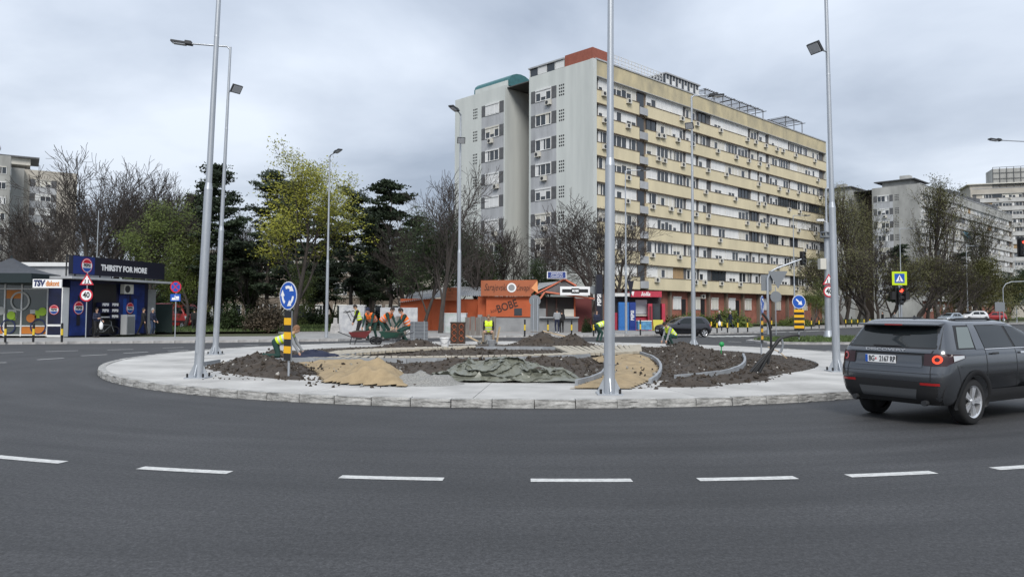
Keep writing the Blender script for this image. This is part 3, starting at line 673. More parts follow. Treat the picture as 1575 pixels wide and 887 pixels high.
street_lamp('lamp post on the far rim, behind the brown drum', Vector((at(706, 38.6).x, 38.6, .145)), 11.75, ((-.4, -1, 0),), (((.15, -1, 0), 10.25),), (.002, 0), arm_len=.5)
street_lamp('lamp post on the far right rim behind the crouching worker', Gi(1067, 532.5), 12.1, ((1, .2, 0),), (((-.5, -1, 0), 10.5),), (-.001, 0), arm_len=1.0)
street_lamp('thin lamp post on the far kerb beside the yellow green tree', at(503, 46.5, .12), 11.2, ((.45, -.6, 0),), (), (.004, 0), False, .1, .9)
street_lamp('thin lamp post beside the red snack kiosk', at(963, 57, .12), 12.3, ((1, .15, 0),), (), (-.002, 0), False, .1, 1.3)
street_lamp('thin lamp post behind the round arrow sign', at(1222, 80, 0), 12.0, ((1, .4, 0),), (), (-.002, 0), False, .1, 1.6)
street_lamp('thin lamp post behind the yellow pedestrian crossing sign', at(1386, 94, 0), 12.2, ((1, .3, 0),), (), (0, 0), False, .1, 1.8)
street_lamp('thin lamp post on the right verge beside the white parked car', at(1488, 118, 0), 12.2, ((1, .3, 0),), (), (0, 0), False, .1, 1.8)
street_lamp('farthest thin lamp post near the right edge', at(1563, 137, 0), 12.2, ((1, .3, 0),), (), (0, 0), False, .1, 1.8)
street_lamp('lamp post whose lantern reaches into view at the right edge', at(1612, 46, .0), 12.2, ((-1, -.1, 0),), (), (0, 0), False, .11, 2.9)
street_lamp('pale thin pole without a visible lamp behind the dark drinks kiosk', at(147, 60, 0), 9.6, (), (), (.006, 0), False, .075, 1, 'pole')
# ---- signs: local frame, face towards -y, origin at the ground
def arc_arrow(m, R0, a0, a1, w, mi, y):
    n = 8; vs = []
    for i in range(n+1):
        a = a0+(a1-a0)*i/n; vs += [(math.cos(a)*(R0-w), y, math.sin(a)*(R0-w)), (math.cos(a)*(R0+w), y, math.sin(a)*(R0+w))]
    m.add(vs, [(2*i, 2*i+1, 2*i+3, 2*i+2) for i in range(n)], mi)
    s = 1 if a1 > a0 else -1; t = Vector((-math.sin(a1), 0, math.cos(a1)))*s; c = Vector((math.cos(a1)*R0, y, math.sin(a1)*R0)); nn = Vector((math.cos(a1), 0, math.sin(a1)))
    m.add([c-nn*w*2.3, c+nn*w*2.3, c+t*w*4.2], [(0, 1, 2)], mi)
def oriented(m):  # sign graphics must face -y: flip wrong windings
    for i, f in enumerate(m.f):
        a, b, c = (Vector(m.v[f[k]]) for k in range(3))
        if (b-a).cross(c-a).y > 0: m.f[i] = tuple(reversed(f))
def striped(root, w, h, z0, n, first=1):
    m = MB(); m.b2((-w/2, -.06, z0), (w/2, -.035, z0+h), 0)
    for i in range(n):
        if i % 2 == first: m.b2((-w/2-.002, -.064, z0+h*i/n), (w/2+.002, -.033, z0+h*(i+1)/n), 1)
    m.b2((w/2+.003, -.055, z0), (w/2+.02, -.03, z0+h), 2); m.build('striped_panel', [M_BLACK, M_STRY, M_SIGNB], root)
def post(root, H, r=.03): m = MB(); m.cyl((0, 0, 0), (0, 0, H), r, n=10); m.build('post', M_GALV, root)
def roundabout_sign(label, base, rz, zc, R, zpan, hpan, n):
    root = thing('roundabout_sign', label, 'traffic sign', base, rz, 'blue roundabout signs')
    post(root, zc+R*.8)
    m = MB(); m.disc((0, -.05, zc), R, (0, -1, 0), 32, .02, 0, 1); m.build('sign_plate', [M_SWH, M_SIGNB], root)
    m = MB(); m.disc((0, -.0635, zc), R*.94, (0, -1, 0), 32, .004, 0); m.build('sign_face', M_BLUE, root)
    for k in range(3):
        m = MB(); a = PI/2+.55-k*2*PI/3; arc_arrow(m, R*.6, a+.0-.1, a-1.05, R*.105, 0, -.069); oriented(m)
        m2 = MB(); m2.add([(x, y, z+zc) for x, y, z in m.v], m.f); m2.build('arrow', M_SWH, root)
    striped(root, .27, hpan, zpan, n)
roundabout_sign('blue roundabout sign on a striped panel standing in soil at left', G(444, 578, .2), math.radians(-38), 1.95, .345, .38, 1.2, 7)
roundabout_sign('blue roundabout sign seen almost edge on at right, beside black cables', G(1171, 545, .15), math.radians(62), 1.92, .37, .44, 1.0, 7)
def tri_sign(root, zc, R, y=-.06):
    P = lambda k: [(-R*.87*k, y, zc-R*.5*k), (R*.87*k, y, zc-R*.5*k), (0, y, zc+R*k)]
    m = MB(); m.plate(P(1), (0, -1, 0), .015, 0, 1); m.plate([(a, y-.004, c) for a, b, c in P(.72)], (0, -1, 0), .003, 2); m.build('warning_triangle', [M_RED, M_SIGNB, M_SWH], root)
    m = MB()                                   # two children running
    for sx, k in ((-.12, 1), (.13, .85)):
        m.disc((sx*R*1.6, y-.009, zc+.12*R*k), .07*R, (0, -1, 0), 10, .004); m.box((sx*R*1.6, y-.009, zc-.1*R), (.11*R, .004, .3*R)); m.box((sx*R*1.6-.09*R, y-.009, zc-.3*R), (.07*R, .004, .22*R), 0, Matrix.Rotation(.5, 3, 'Y')); m.box((sx*R*1.6+.1*R, y-.009, zc-.3*R), (.07*R, .004, .22*R), 0, Matrix.Rotation(-.6, 3, 'Y'))
    m.build('children_symbol', M_BLACK, root)
def limit_sign(root, zc, R, txt, y=-.06):
    m = MB(); m.disc((0, y, zc), R, (0, -1, 0), 28, .015, 0, 1); m.disc((0, y-.01, zc), R*.78, (0, -1, 0), 28, .006, 2); m.build('speed_limit_disc', [M_RED, M_SIGNB, M_SWH], root)
    text_on('numerals', txt, M_BLACK, root, (0, y-.018, zc), 0, R*1.25, .012, .85)
root = thing('warning_sign', 'children warning triangle over 40 limit before the drinks kiosk', 'traffic sign', at(134, 44.5, .0), 0.05); post(root, 4.0)
tri_sign(root, 3.45, .46); limit_sign(root, 2.62, .37, '40')
root = thing('no_parking_sign', 'blue no parking sign with tow plate near the red van', 'traffic sign', at(271, 44.5, 0), -.1); post(root, 3.4)
m = MB(); m.disc((0, -.05, 3.12), .34, (0, -1, 0), 28, .015, 0, 1); m.disc((0, -.06, 3.12), .27, (0, -1, 0), 28, .006, 2); m.build('sign_plate', [M_RED, M_SIGNB, M_BLUE], root)
m = MB(); m.box((0, -.068, 3.12), (.05, .004, .54), 0, Matrix.Rotation(PI/4, 3, 'Y')); m.box((0, -.070, 3.12), (.05, .004, .54), 0, Matrix.Rotation(-PI/4, 3, 'Y')); m.build('cross_bars', M_RED, root)
m = MB(); m.box((0, -.05, 2.5), (.62, .02, .42)); m.build('tow_plate', M_BLUE, root)
m = MB(); m.box((-.1, -.064, 2.45), (.22, .005, .1)); m.box((.13, -.064, 2.5), (.2, .005, .16)); m.box((0, -.064, 2.38), (.46, .005, .04)); m.box((-.02, -.064, 2.56), (.04, .005, .14)); m.build('tow_symbol', M_SWH, root)
root = thing('arrow_sign', 'round blue keep right arrow sign over striped panel on traffic island', 'traffic sign', G(1229, 524, .12), .05); post(root, 2.3)
m = MB(); m.disc((0, -.05, 2.28), .40, (0, -1, 0), 30, .02, 0, 1); m.build('sign_plate', [M_SWH, M_SIGNB], root)
m = MB(); m.disc((0, -.064, 2.28), .37, (0, -1, 0), 30, .004); m.build('sign_face', M_BLUE, root)
m = MB(); Rr = Matrix.Rotation(.75, 3, 'Y'); m.box((-.04, -.07, 2.31), (.36, .004, .08), 0, Rr); q = [Vector((.27, -.07, -.0)), Vector((.05, -.07, .15)), Vector((.05, -.07, -.15))]
q = [Vector((0, 0, 2.28))+Rr @ v for v in q]; m.plate(q, (0, -1, 0), .003); m.build('arrow', M_SWH, root)
striped(root, .58, 1.25, .58, 8)
root = thing('sign_backs', 'grey back of a round sign on twin posts before the orange grill', 'traffic sign', at(823, 55, .1), .1)
for sx in (-.12, .18): m = MB(); m.cyl((sx, 0, 0), (sx, 0, 2.6), .05, n=8); m.build('post', M_GALV, root)
m = MB(); m.disc((0, .06, 2.45), .42, (0, -1, 0), 28, .02); m.b2((-.32, .04, .35), (.32, .07, 2.1)); m.build('sign_plate', M_SIGNB, root)
# traffic signals
M_RLED = mat('red_signal_lit', (1.0, 0.06, 0.03), .4, emit=2.5)
def signal(root, p, R=None, lit=None, n=3):
    p = Vector(p); m = MB(); m.box(p, (.32, .22, .32*n), 0); m.box(p+Vector((0, .13, 0)), (.5, .02, .34*n+.12), 0)
    for i in range(n):
        c = p+Vector((0, -.12, .31*((n-1)/2-i))); m.cyl(c+Vector((0, .03, 0)), c+Vector((0, -.01, 0)), .11, n=14, mi=(2 if lit == i else 1)); 
        for a in range(7): t = a*PI/6; q0 = c+Vector((math.cos(t)*.13, 0, math.sin(t)*.13)); t2 = (a+1)*PI/6; q1 = c+Vector((math.cos(t2)*.13, 0, math.sin(t2)*.13)); m.plate([q0, q1, q1-Vector((0, .2, 0)), q0-Vector((0, .2, 0))], (q0+q1)/2-c, .008) if a < 6 else 0
    return m.build('signal_head', [M_BLACK, M_GLASS, M_RLED], root)
b_ = at(1181, 62, 0); root = thing('traffic_signal', 'overhanging traffic signal on a curved mast beside the round arrow sign', 'traffic light', b_, 0)
m = MB(); zt = zat(1181, 415, 62); m.tube([(0, 0, 0), (0, 0, zt-.7), (.25, 0, zt-.15), (.8, 0, zt+.15), (2.9, 0, zat(1236, 398, 62))], [.11, .1, .09, .08, .06], 9); m.build('mast', M_GALV, root)
signal(root, (2.95, 0, zat(1236, 397, 62)))
m = MB(); z0 = zat(1190, 447, 62); m.b2((-.5, .1, z0), (.35, .12, z0+1.3)); m.plate([(.0, -.14, z0+1.6), (1.6, -.14, z0+1.6), (.8, -.14, z0+.15)], (0, -1, 0), .02); m.build('sign_back', M_SIGNB, root)
root = thing('sign_backs', 'grey back of a round sign on a thin post left of arrow sign', 'traffic sign', at(1193, 60, 0), 0); post(root, 3.8, .035)
m = MB(); m.disc((0, -.05, 3.0), .44, (0, -1, 0), 26, .02); m.build('sign_plate', M_SIGNB, root)
b_ = at(1383, 47, 0); root = thing('pedestrian_crossing_sign', 'bright yellow bordered pedestrian crossing sign above a red traffic light', 'traffic sign', b_, 0)
zs = zat(1383, 428, 47); m = MB(); m.cyl((0, 0, 0), (0, 0, zs+.4), .05, n=10); m.build('post', M_GALV, root)
m = MB(); m.box((0, -.08, zs), (.92, .02, .84)); m.build('border_plate', mat('fluorescent_yellow', (.55, .72, .01), .4), root)
m = MB(); m.box((0, -.094, zs), (.62, .008, .58)); m.build('blue_field', M_BLUE, root)
m = MB(); m.plate([(-.24, -.1, zs-.2), (.24, -.1, zs-.2), (0, -.1, zs+.22)], (0, -1, 0), .004); m.build('white_triangle', M_SWH, root)
m = MB(); m.disc((0.0, -.107, zs+.06), .035, (0, -1, 0), 10, .004); m.box((0, -.107, zs-.03), (.05, .004, .13)); m.box((-.04, -.107, zs-.13), (.03, .004, .12), 0, Matrix.Rotation(.4, 3, 'Y')); m.box((.04, -.107, zs-.13), (.03, .004, .12), 0, Matrix.Rotation(-.4, 3, 'Y')); m.build('walking_symbol', M_BLACK, root)
zs2 = zat(1383, 452, 47); signal(root, (0, -.16, zs2-.1), None, 0)
m = MB(); m.box((-.42, -.05, zs2-.1), (.22, .3, .5)); m.box((.42, -.05, zs2-.1), (.22, .3, .5)); m.box((0, .0, zs2-.1), (.7, .04, .06)); m.build('side_signal', M_BLACK, root)
# camera mast with clamps, box and two signs
b_ = G(1274, 520, .12); dM = b_.y; root = thing('camera_mast', 'thick steel mast with camera dome, box and 40 limit sign', 'mast', b_, 0)
m = MB(); zt = zat(1272, 345, dM); m.cyl((0, 0, .0), (0, 0, .5), .34, .22, 14); m.cyl((0, 0, .5), (0, 0, zt), .2, .16, 14); m.cyl((0, 0, zt), (0, 0, zat(1270, 292, dM)), .07, .05, 10); m.build('pole', M_GALV, root)
z = zat(1270, 366, dM); m = MB(); m.cyl((0, 0, z-.1), (0, 0, z), .42, n=16); m.cyl((0, 0, z+.2), (0, 0, z+.28), .42, n=16)
for a in range(6): m.box((.36*math.cos(a*PI/3), .36*math.sin(a*PI/3), z+.1), (.1, .1, .25))
m.build('clamp_ring', M_SIGNB, root)
z = zat(1270, 410, dM); m = MB(); m.b2((-.55, -.3, z-.3), (-.17, .15, z+.4)); m.b2((.17, -.2, z-.25), (.42, .15, z+.2)); m.build('control_box', M_SHUT2, root)
z = zat(1270, 293, dM); m = MB(); m.tube([(0, 0, z-.1), (.1, 0, z+.05), (.35, 0, z+.05)], .03, 6); m.ell((.38, 0, z-.1), (.17, .17, .2), 1); m.build('camera_dome', [M_GALV, M_BLACK], root)
z = zat(1270, 345, dM); m = MB(); m.tube([(0, -.1, z), (-.35, -.2, z+.1)], .03, 6); m.box((-.5, -.25, z+.12), (.45, .14, .14)); m.box((.3, -.2, z), (.3, .14, .14)); m.build('camera', M_SHUT, root)
tri_sign(root, zat(1272, 435, dM), .47, -.24); limit_sign(root, zat(1272, 451, dM), .37, '40', -.24)
# signal head hanging in at the right edge
b_ = at(1640, 44, 0); root = thing('traffic_signal', 'dark overhead traffic signal cut off by the right edge', 'traffic light', b_, 0)
m = MB(); z = zat(1570, 380, 44); m.tube([(0, 0, 0), (0, 0, z-.2), (-.3, 0, z+.1), (-2.55, 0, z+.1)], [.1, .09, .08, .06], 8); m.build('mast', M_GALV, root)
signal(root, (-2.5, -.1, z), None, 0)
root = thing('sign_backs', 'small grey rectangular sign back on the far right verge', 'traffic sign', at(1537, 100, 0), 0); post(root, 3.0, .05)
m = MB(); m.box((0, -.07, 2.6), (1.3, .03, 1.2)); m.build('sign_plate', M_SIGNB, root)
root = thing('signal_mast', 'bent grey mast on the far right verge', 'mast', at(1543, 105, 0), 0)
m = MB(); m.tube([(0, 0, 0), (0, 0, 5.2), (.4, 0, 5.8), (1.2, 0, 6.1), (6, 0, 6.3)], .05, 8); m.build('pole', M_GALV, root)
# bollards
proto = None
def bollard(p, label, grp, h=.95):
    global proto
    if proto is None:
        proto = thing('bollard', label, 'bollard', (0, 0, 0), 0, grp)
        m = MB(); m.cyl((0, 0, 0), (0, 0, .95), .055, n=12); m.ell((0, 0, .95), (.055, .055, .03)); m.build('tube', M_BLACK, proto)
        m = MB(); m.cyl((0, 0, .36), (0, 0, .68), .058, n=12); m.build('yellow_band', M_YEL, proto); o = proto
    else: o = copy_tree(proto)
    o.location = p; o['label'] = label; o['group'] = grp; o.scale = (1, 1, h/.95); o.rotation_euler = (rnd.uniform(-.03, .03), rnd.uniform(-.03, .03), 0)
for i, x in enumerate((8, 51, 95)): bollard(G(x, 526.0, .12), ORD[i]+' black and yellow bollard from left, before the glazed shop', 'bollards by the left shop')
for i, (x, y) in enumerate(((807, 517.3), (843, 517.2), (879, 517.3), (913, 517))): bollard(G(x, y, .12), ORD[i]+' black and yellow bollard from left, before the orange grill', 'bollards by the orange grill', 1.1)
bollard(G(985, 515.5, .12), 'single black and yellow bollard before the red snack kiosk', 'bollards by the snack kiosk', 1.1)
for i, (x, y) in enumerate(((1094, 508), (1103, 512), (1110, 508.3), (1119, 511.5), (1135, 511.2), (1150, 510.8))): bollard(G(x, y, .12), ORD[i]+' black and yellow bollard from left, right of the dark hatchback', 'bollards by the zebra crossing', 1.1)
for i, (x, y) in enumerate(((1187, 505.5), (1237, 506), (1248, 505.4), (1260, 504.6), (1281, 503.4), (1301, 502.7), (1310, 502.2), (1319, 501.8), (1329, 501.3), (1338, 500.8))): bollard(G(x, y, .12), ORD[i]+' small bollard from left, along the grass bank at right', 'bollards along the grass bank', 1.15)
# ============================================================ kiosks
M_NAVY = mat('navy_panel', (0.006, 0.009, 0.038), 0.45, var=0.5, vscale=1.5)
M_NBLK = mat('sign_black_blue', (0.008, 0.009, 0.02), 0.4)
M_PBLUE = mat('drink_blue', (0.01, 0.07, 0.33), 0.45)
M_ORG = mat('orange_panel', (0.43, 0.088, 0.024), 0.65, var=0.14, vscale=0.7)
M_ORD = mat('orange_sign_board', (0.36, 0.105, 0.042), 0.65, var=0.12, vscale=0.6)
M_BRWN = mat('dark_brown_lettering', (0.05, 0.018, 0.012), 0.7)
M_CORR = mat('corrugated_sheet', (0.33, 0.335, 0.34), 0.6, metal=.2, var=0.25, vscale=0.8)
M_GREYW2 = mat('grey_concrete_wall', (0.24, 0.245, 0.25), 0.9, var=0.2, vscale=0.8)
M_TENT = mat('grey_tent_fabric', (0.05, 0.055, 0.065), 0.75, var=0.1)
M_LIME = mat('lime_print', (.32, .5, .03), .5); M_ORPR = mat('orange_print', (.6, .2, .03), .5); M_PALE = mat('pale_print', (.5, .5, .47), .5); M_DKBL = mat('dark_blue_print', (.02, .03, .1), .5)
M_PINK = mat('kiosk_red', (.42, .03, .06), .5, var=.15)
def roundel(root, x, y, z, R, name='roundel'):
    m = MB(); m.disc((x, y, z), R, (0, -1, 0), 28, .01, 0); m.build(name, M_RED, root)
    m = MB(); m.disc((x, y-.008, z), R*.9, (0, -1, 0), 28, .006, 0); m.build(name+'_white', M_SWH, root)
    for s, mt in ((1, M_RED), (-1, M_PBLUE)):
        n = 14; P = [(x+R*.84*math.cos(a), y-.014, z+s*R*.84*math.sin(a)) for a in [math.radians(22)+(PI-2*math.radians(22))*i/n for i in range(n+1)]]
        m = MB(); m.plate(P if s < 0 else P[::-1], (0, -1, 0), .003); 
        for i, f in enumerate(m.f): pass
        m.build(name+'_cap', mt, root)
    text_on('lettering', 'PEPSI', M_BLACK, root, (x, y-.02, z), 0, R*.58, .02*R, .95)
KO = at(86, 45.5); KD = Vector((.2, .98, 0)).normalized()
root = thing('drinks_kiosk', 'dark blue drinks kiosk with a long THIRSTY FOR MORE roof sign', 'kiosk', (KO.x, KO.y, .12), math.atan2(KD.y, KD.x))
def ks(px):                                   # along the kiosk front (it recedes from the camera)
    k = (px-CX)/FPX; return (k*KO.y-KO.x)/(KD.x-k*KD.y)
def kh(py, px): return CAMH-.12+(478-py)/FPX*(KO.y+KD.y*ks(px))
m = MB(); m.b2((ks(108), 0, 0), (ks(228), 3.2, kh(432, 150))); m.build('wall', M_NAVY, root)
zr = kh(431, 90); m = MB(); m.b2((ks(88), -1.0, zr), (ks(246), 2.2, zr+.14)); m.build('roof', M_CLAD, root)
zb0, zb1 = kh(424, 100), kh(395, 100); sa, sb = ks(100), ks(243)
m = MB(); m.b2((sa, -.5, zb0), (sb, -.2, zb1)); m.build('sign_box', M_NBLK, root)
m = MB()
for i in range(8): x = sa+.4+i*1.05; m.b2((x, -.32, zr+.14), (x+.06, -.26, zb0+.02))
m.b2((sa-.5, -.5, zr), (sa-.44, -.44, zb1)); m.b2((sa-.5, -.5, zb1-.06), (sa, -.44, zb1)); m.build('sign_frame', M_DARKM, root)
m = MB(); m.b2((sa+.02, -.506, zb0+.03), (ks(134), -.501, zb1-.03)); m.build('sign_blue_field', mat('sign_navy', (.012, .03, .16), .4), root)
roundel(root, ks(121.5), -.52, (zb0+zb1)/2, .46)
text_on('lettering', 'THIRSTY FOR MORE', M_SWH, root, ((ks(143)+ks(216))/2, -.512, (zb0+zb1)/2-.06), 0, .50, .022, (ks(216)-ks(143))/4.62)
for a_, b_ in ((108, 133), (183, 222)):
    m = MB(); m.b2((ks(a_), -.03, .05), (ks(b_), -.004, zr-.12)); m.build('poster', mat('poster_blue', (.008, .026, .15), .4, var=.5, vscale=1.4), root)
for (cx, R_) in ((121, .42), (200, .38)):
    h_ = kh(476, cx); roundel(root, ks(cx), -.045, h_, R_, 'poster_roundel')
    m = MB(); m.b2((ks(cx)-.14, -.042, kh(503, cx)), (ks(cx)+.14, -.032, h_-R_)); m.build('bottle_print', M_NBLK, root)
    m = MB(); m.b2((ks(cx)-.08, -.042, h_+R_), (ks(cx)+.08, -.032, kh(457, cx))); m.build('bottle_print', M_NBLK, root)
for cx in (192, 208): m = MB(); m.b2((ks(cx)-.16, -.04, kh(494, cx)), (ks(cx)+.16, -.033, kh(462, cx))); m.build('can_print', M_PBLUE, root)
m = MB(); m.b2((ks(143), -.05, .1), (ks(178), -.004, zr-.2)); m.build('shop_opening', M_BLACK, root)
m = MB(); m.b2((ks(144), -.4, kh(491, 150)), (ks(176), -.05, kh(489, 150))); m.build('counter', M_CLAD, root)
for (x, y) in ((154, 471), (169, 471), (154, 480), (169, 480), (169, 489)):
    m = MB(); m.b2((ks(x)-.42, -.45, kh(y, x)-.15), (ks(x)+.42, -.1, kh(y, x)+.15)); m.build('crate_front', M_NAVY, root)
    text_on('lettering', 'PEPSI', M_SWH, root, (ks(x), -.455, kh(y, x)), 0, .23, .01, 1.1)
m = MB(); m.b2((ks(178), -.9, .02), (ks(191), -.45, kh(486, 185))); m.build('cabinet', M_CLAD, root)
m = MB(); m.b2((ks(178)+.06, -.92, .1), (ks(191)-.06, -.903, kh(489, 185))); m.build('cabinet_door', M_SIGNB, root)
o = ob('air_conditioner', AC, root, (ks(189.5), -.3, kh(447, 189)), 0); o.scale = (1.15, 1, 1.15)
m = MB(); m.b2((ks(228), .0, 0), (ks(240), 2, kh(447, 230))); m.build('side_annex', M_GREYW2, root)
fp = at(236, 56); root = thing('screen_fence', 'dark green sheeted fence panel before the red van', 'fence', (fp.x, fp.y, 0), .1)
m = MB(); m.b2((0, 0, .1), (1.35, .05, 2.2)); m.build('sheet', mat('dark_green_tarp_fence', (.015, .03, .028), .8), root)
for sx in (0, 1.35): m = MB(); m.cyl((sx, .08, 0), (sx, .08, 2.25), .03, n=6); m.build('post', M_DARKM, root)
kA = at(0, 46.6)
def kx(px, d=46.6): return (px-0)/FPX*d
def kz(py, d=46.6): return CAMH-.12+(478-py)/FPX*d
# glazed shop with tent canopy
root = thing('glazed_shop', 'glass fronted shop under a grey pyramid canopy, left edge', 'kiosk', (kA.x, kA.y, .12), 0)
m = MB(); m.b2((kx(-90), .3, 0), (kx(84), 5, kz(428))); m.b2((kx(76), -.05, 0), (kx(85.5), .3, kz(428)), 1); m.build('wall', [M_GREYW2, M_DKP], root)
m = MB(); m.b2((kx(-90), 1, kz(428)), (kx(90), 6, kz(411))); m.b2((kx(-90), .8, kz(411)), (kx(95), 6.2, kz(405)), 1); m.build('flat_roof', [M_CLAD, M_SHUT], root)
m = MB(); m.b2((kx(-90), .1, .1), (kx(75), .16, kz(432))); m.build('shop_glass', mat('shop_glass', (.10, .115, .11), .08, spec=.8), root)
m = MB()
for px_ in (-60, -32, 7, 33, 73): m.b2((kx(px_)-.04, .04, 0), (kx(px_)+.04, .098, kz(440)))
for py_ in (518, 504, 447): m.b2((kx(-90), .045, kz(py_)-.035), (kx(75), .097, kz(py_)+.035))
m.build('shop_frame', M_WHITE, root)
for a, b, y0, y1, mt in ((9, 32, 462, 449, M_ORPR), (34, 73, 516, 505, M_ORPR), (-30, 5, 516, 505, M_ORPR), (16, 24, 495, 483, M_LIME), (54, 61, 492, 480, M_LIME), (44, 56, 496, 487, M_ORPR), (46, 54, 485, 479, M_PALE), (12, 25, 492, 479, M_PALE)):
    m = MB(); m.b2((kx(a), .085, kz(y0)), (kx(b), .096, kz(y1))); m.build('window_print', mt, root)
for cx, cy, R, mt in ((31, 466, .6, M_PALE), (14, 505, .46, M_DKBL), (60, 505, .5, M_DKBL)):
    m = MB(); n = 28
    for i in range(n):
        a, b = 2*PI*i/n, 2*PI*(i+1)/n; q = lambda t, k: (kx(cx)+R*k*math.cos(t), .03, kz(cy)+R*k*math.sin(t)); m.add([q(a, .82), q(b, .82), q(b, 1), q(a, 1)], [(3, 2, 1, 0)])
    m.build('ring_print', mt, root)
for cx, cy, R, mt in ((18, 488, .26, M_LIME), (66, 482, .26, M_LIME), (48, 492, .26, M_ORPR), (2, 481, .26, M_PALE)):
    m = MB(); m.disc((kx(cx), .03, kz(cy)), R, (0, -1, 0), 20, .006); m.build('dot_print', mt, root)
m = MB(); ap = Vector((kx(41), -1.5, kz(399)-.1)); x0, x1, y0, y1, ze = kx(-22), kx(89), -2.6, .25, kz(426)
cs = [Vector((x0, y0, ze)), Vector((x1, y0, ze)), Vector((x1, y1, ze)), Vector((x0, y1, ze))]
for i in range(4):
    a, b = cs[i], cs[(i+1) % 4]; mid = lambda u, v, t: u+(v-u)*t-Vector((0, 0, .28*math.sin(PI*t)*.6))
    A_ = [mid(a, ap, t/4) for t in range(5)]; B_ = [mid(b, ap, t/4) for t in range(5)]
    for t in range(4): m.add([A_[t], B_[t], B_[t+1], A_[t+1]], [(0, 1, 2, 3)])
    m.add([a, b, b-Vector((0, 0, .55)), a-Vector((0, 0, .55))], [(3, 2, 1, 0)], 1)
m.cyl(ap-Vector((0, 0, .05)), ap+Vector((0, 0, .12)), .05, n=6, mi=1); m.build('canopy', [M_TENT, mat('dark_green_valance', (.012, .022, .025), .8)], root)
for sx in (x0+.1, x1-.1): m = MB(); m.cyl((sx, y1-.5, 0), (sx, y1-.5, ze), .05, n=8); m.build('canopy_pole', M_DARKM, root)
fb = 46.6-2.8; fxx = lambda px: (px-CX)/FPX*fb-kA.x; fzz = lambda py: CAMH-.12+(478-py)/FPX*fb
m = MB(); m.b2((fxx(50), -2.8, fzz(445.5)), (fxx(94.5), -2.72, fzz(432))); m.build('name_board', M_SWH, root)
text_on('lettering', 'TSV', M_DKBL, root, (fxx(59.5), -2.806, fzz(438.7)), 0, .46, .03, .8, shear=.15); text_on('lettering', 'diskont', M_ORPR, root, (fxx(80.5), -2.806, fzz(439)), 0, .42, .015, .62)
m = MB(); m.b2((kx(85.5), -.7, 0), (kx(107), -.06, kz(445))); m.b2((kx(106), -.72, 0), (kx(107.5), -.04, kz(445)), 1); m.b2((kx(85.5), -.72, kz(504)), (kx(107), -.705, kz(501)), 1); m.b2((kx(85.5), -.72, 0), (kx(107), -.705, .12), 1); m.build('drinks_fridge', [M_NAVY, M_WHITE], root)
roundel(root, kx(95), -.72, kz(479), .3, 'fridge_roundel')
# ---------------- orange grill kiosk
D = 62.0; gA = at(735, D); root = thing('grill_kiosk', 'orange grill hut with arrow shaped roof sign and gabled serving window', 'kiosk', (gA.x, gA.y, .1), 0)
def gx(px): return (px-735)/FPX*D
def gz(py): return CAMH-.1+(478-py)/FPX*D
m = MB(); m.b2((gx(748), 0, gz(487)), (gx(825), 5, gz(456))); m.b2((gx(735), .6, 0), (gx(748), 5, gz(456))); m.b2((gx(608), 3.0, 0), (gx(735), 9, gz(459))); m.build('wall', M_ORG, root)
m = MB()
for px_ in (655, 684, 712, 735.5): m.b2((gx(px_), 2.9, 0), (gx(px_)+.12, 2.99, gz(459)))
m.build('wall_battens', mat('orange_dark', (.38, .08, .02), .7), root)
m = MB(); m.b2((gx(742), -.12, 0), (gx(889), 0, gz(487.5))); m.b2((gx(735), -.02, 0), (gx(742), .59, gz(484))); m.build('base_wall', M_GREYW2, root)
m = MB(); m.b2((gx(748), -.03, gz(488.5)), (gx(825), -.125, gz(487))); m.build('base_ledge', M_BRWN, root)
m = MB(); n = 40                               # corrugated lean-to roof
for i in range(n):
    a, b = gx(605)+(gx(741)-gx(605))*i/n, gx(605)+(gx(741)-gx(605))*(i+1)/n; mid_ = (a+b)/2; zf = lambda x: gz(466)+(gz(455)-gz(466))*min(1, (x-gx(605))/(gx(690)-gx(605)))
    for u, v, dz0, dz1 in ((a, mid_, 0, .07), (mid_, b, .07, 0)): m.add([(u, 2.6, zf(u)+dz0), (v, 2.6, zf(v)+dz1), (v, 9.3, zf(v)+dz1+1.0), (u, 9.3, zf(u)+dz0+1.0)], [(0, 1, 2, 3)])
m.build('corrugated_roof', M_CORR, root)
m = MB(); m.b2((gx(681), 2.4, gz(462)), (gx(705), 2.8, gz(441))); m.build('side_board', M_ORD, root)
m = MB(); z0, z1, zm = gz(455.5), gz(431.5), gz(443); P = [(gx(740), -.35, z0), (gx(817), -.35, z0), (gx(817), -.35, gz(452)), (gx(827), -.35, zm), (gx(826), -.35, gz(430.5)), (gx(740), -.35, z1)]
m.plate(P, (0, -1, 0), .15); m.build('sign_board', M_ORD, root)
m = MB(); m.plate([(gx(817), -.36, zm), (gx(826.5), -.36, gz(431.5)), (gx(827.5), -.36, gz(451))], (0, -1, 0), .01); m.build('arrow_point', mat('orange_light', (.75, .33, .14), .6), root)
text_on('lettering', 'Sarajevski', M_BRWN, root, (gx(762), -.365, gz(442.5)), 0, .80, .0, .58, shear=.35); text_on('lettering', 'ćevapi', M_BRWN, root, (gx(804), -.365, gz(443)), 0, .72, .0, .58, shear=.35)
m = MB(); m.disc((gx(787), -.37, gz(442.5)), .38, (0, -1, 0), 24, .02); m.build('sign_roundel', M_SWH, root); m = MB(); m.disc((gx(787), -.385, gz(442.5)), .26, (0, -1, 0), 20, .01); m.build('sign_roundel_mark', M_GREYW2, root)
text_on('lettering', 'BOBE', M_BRWN, root, (gx(780), -.012, gz(471)), 0, .88, .02, .82, ry=-.33); text_on('lettering', 'kod', M_BRWN, root, (gx(759), -.012, gz(478)), 0, .42, .0, .8, shear=.3, ry=-.33)
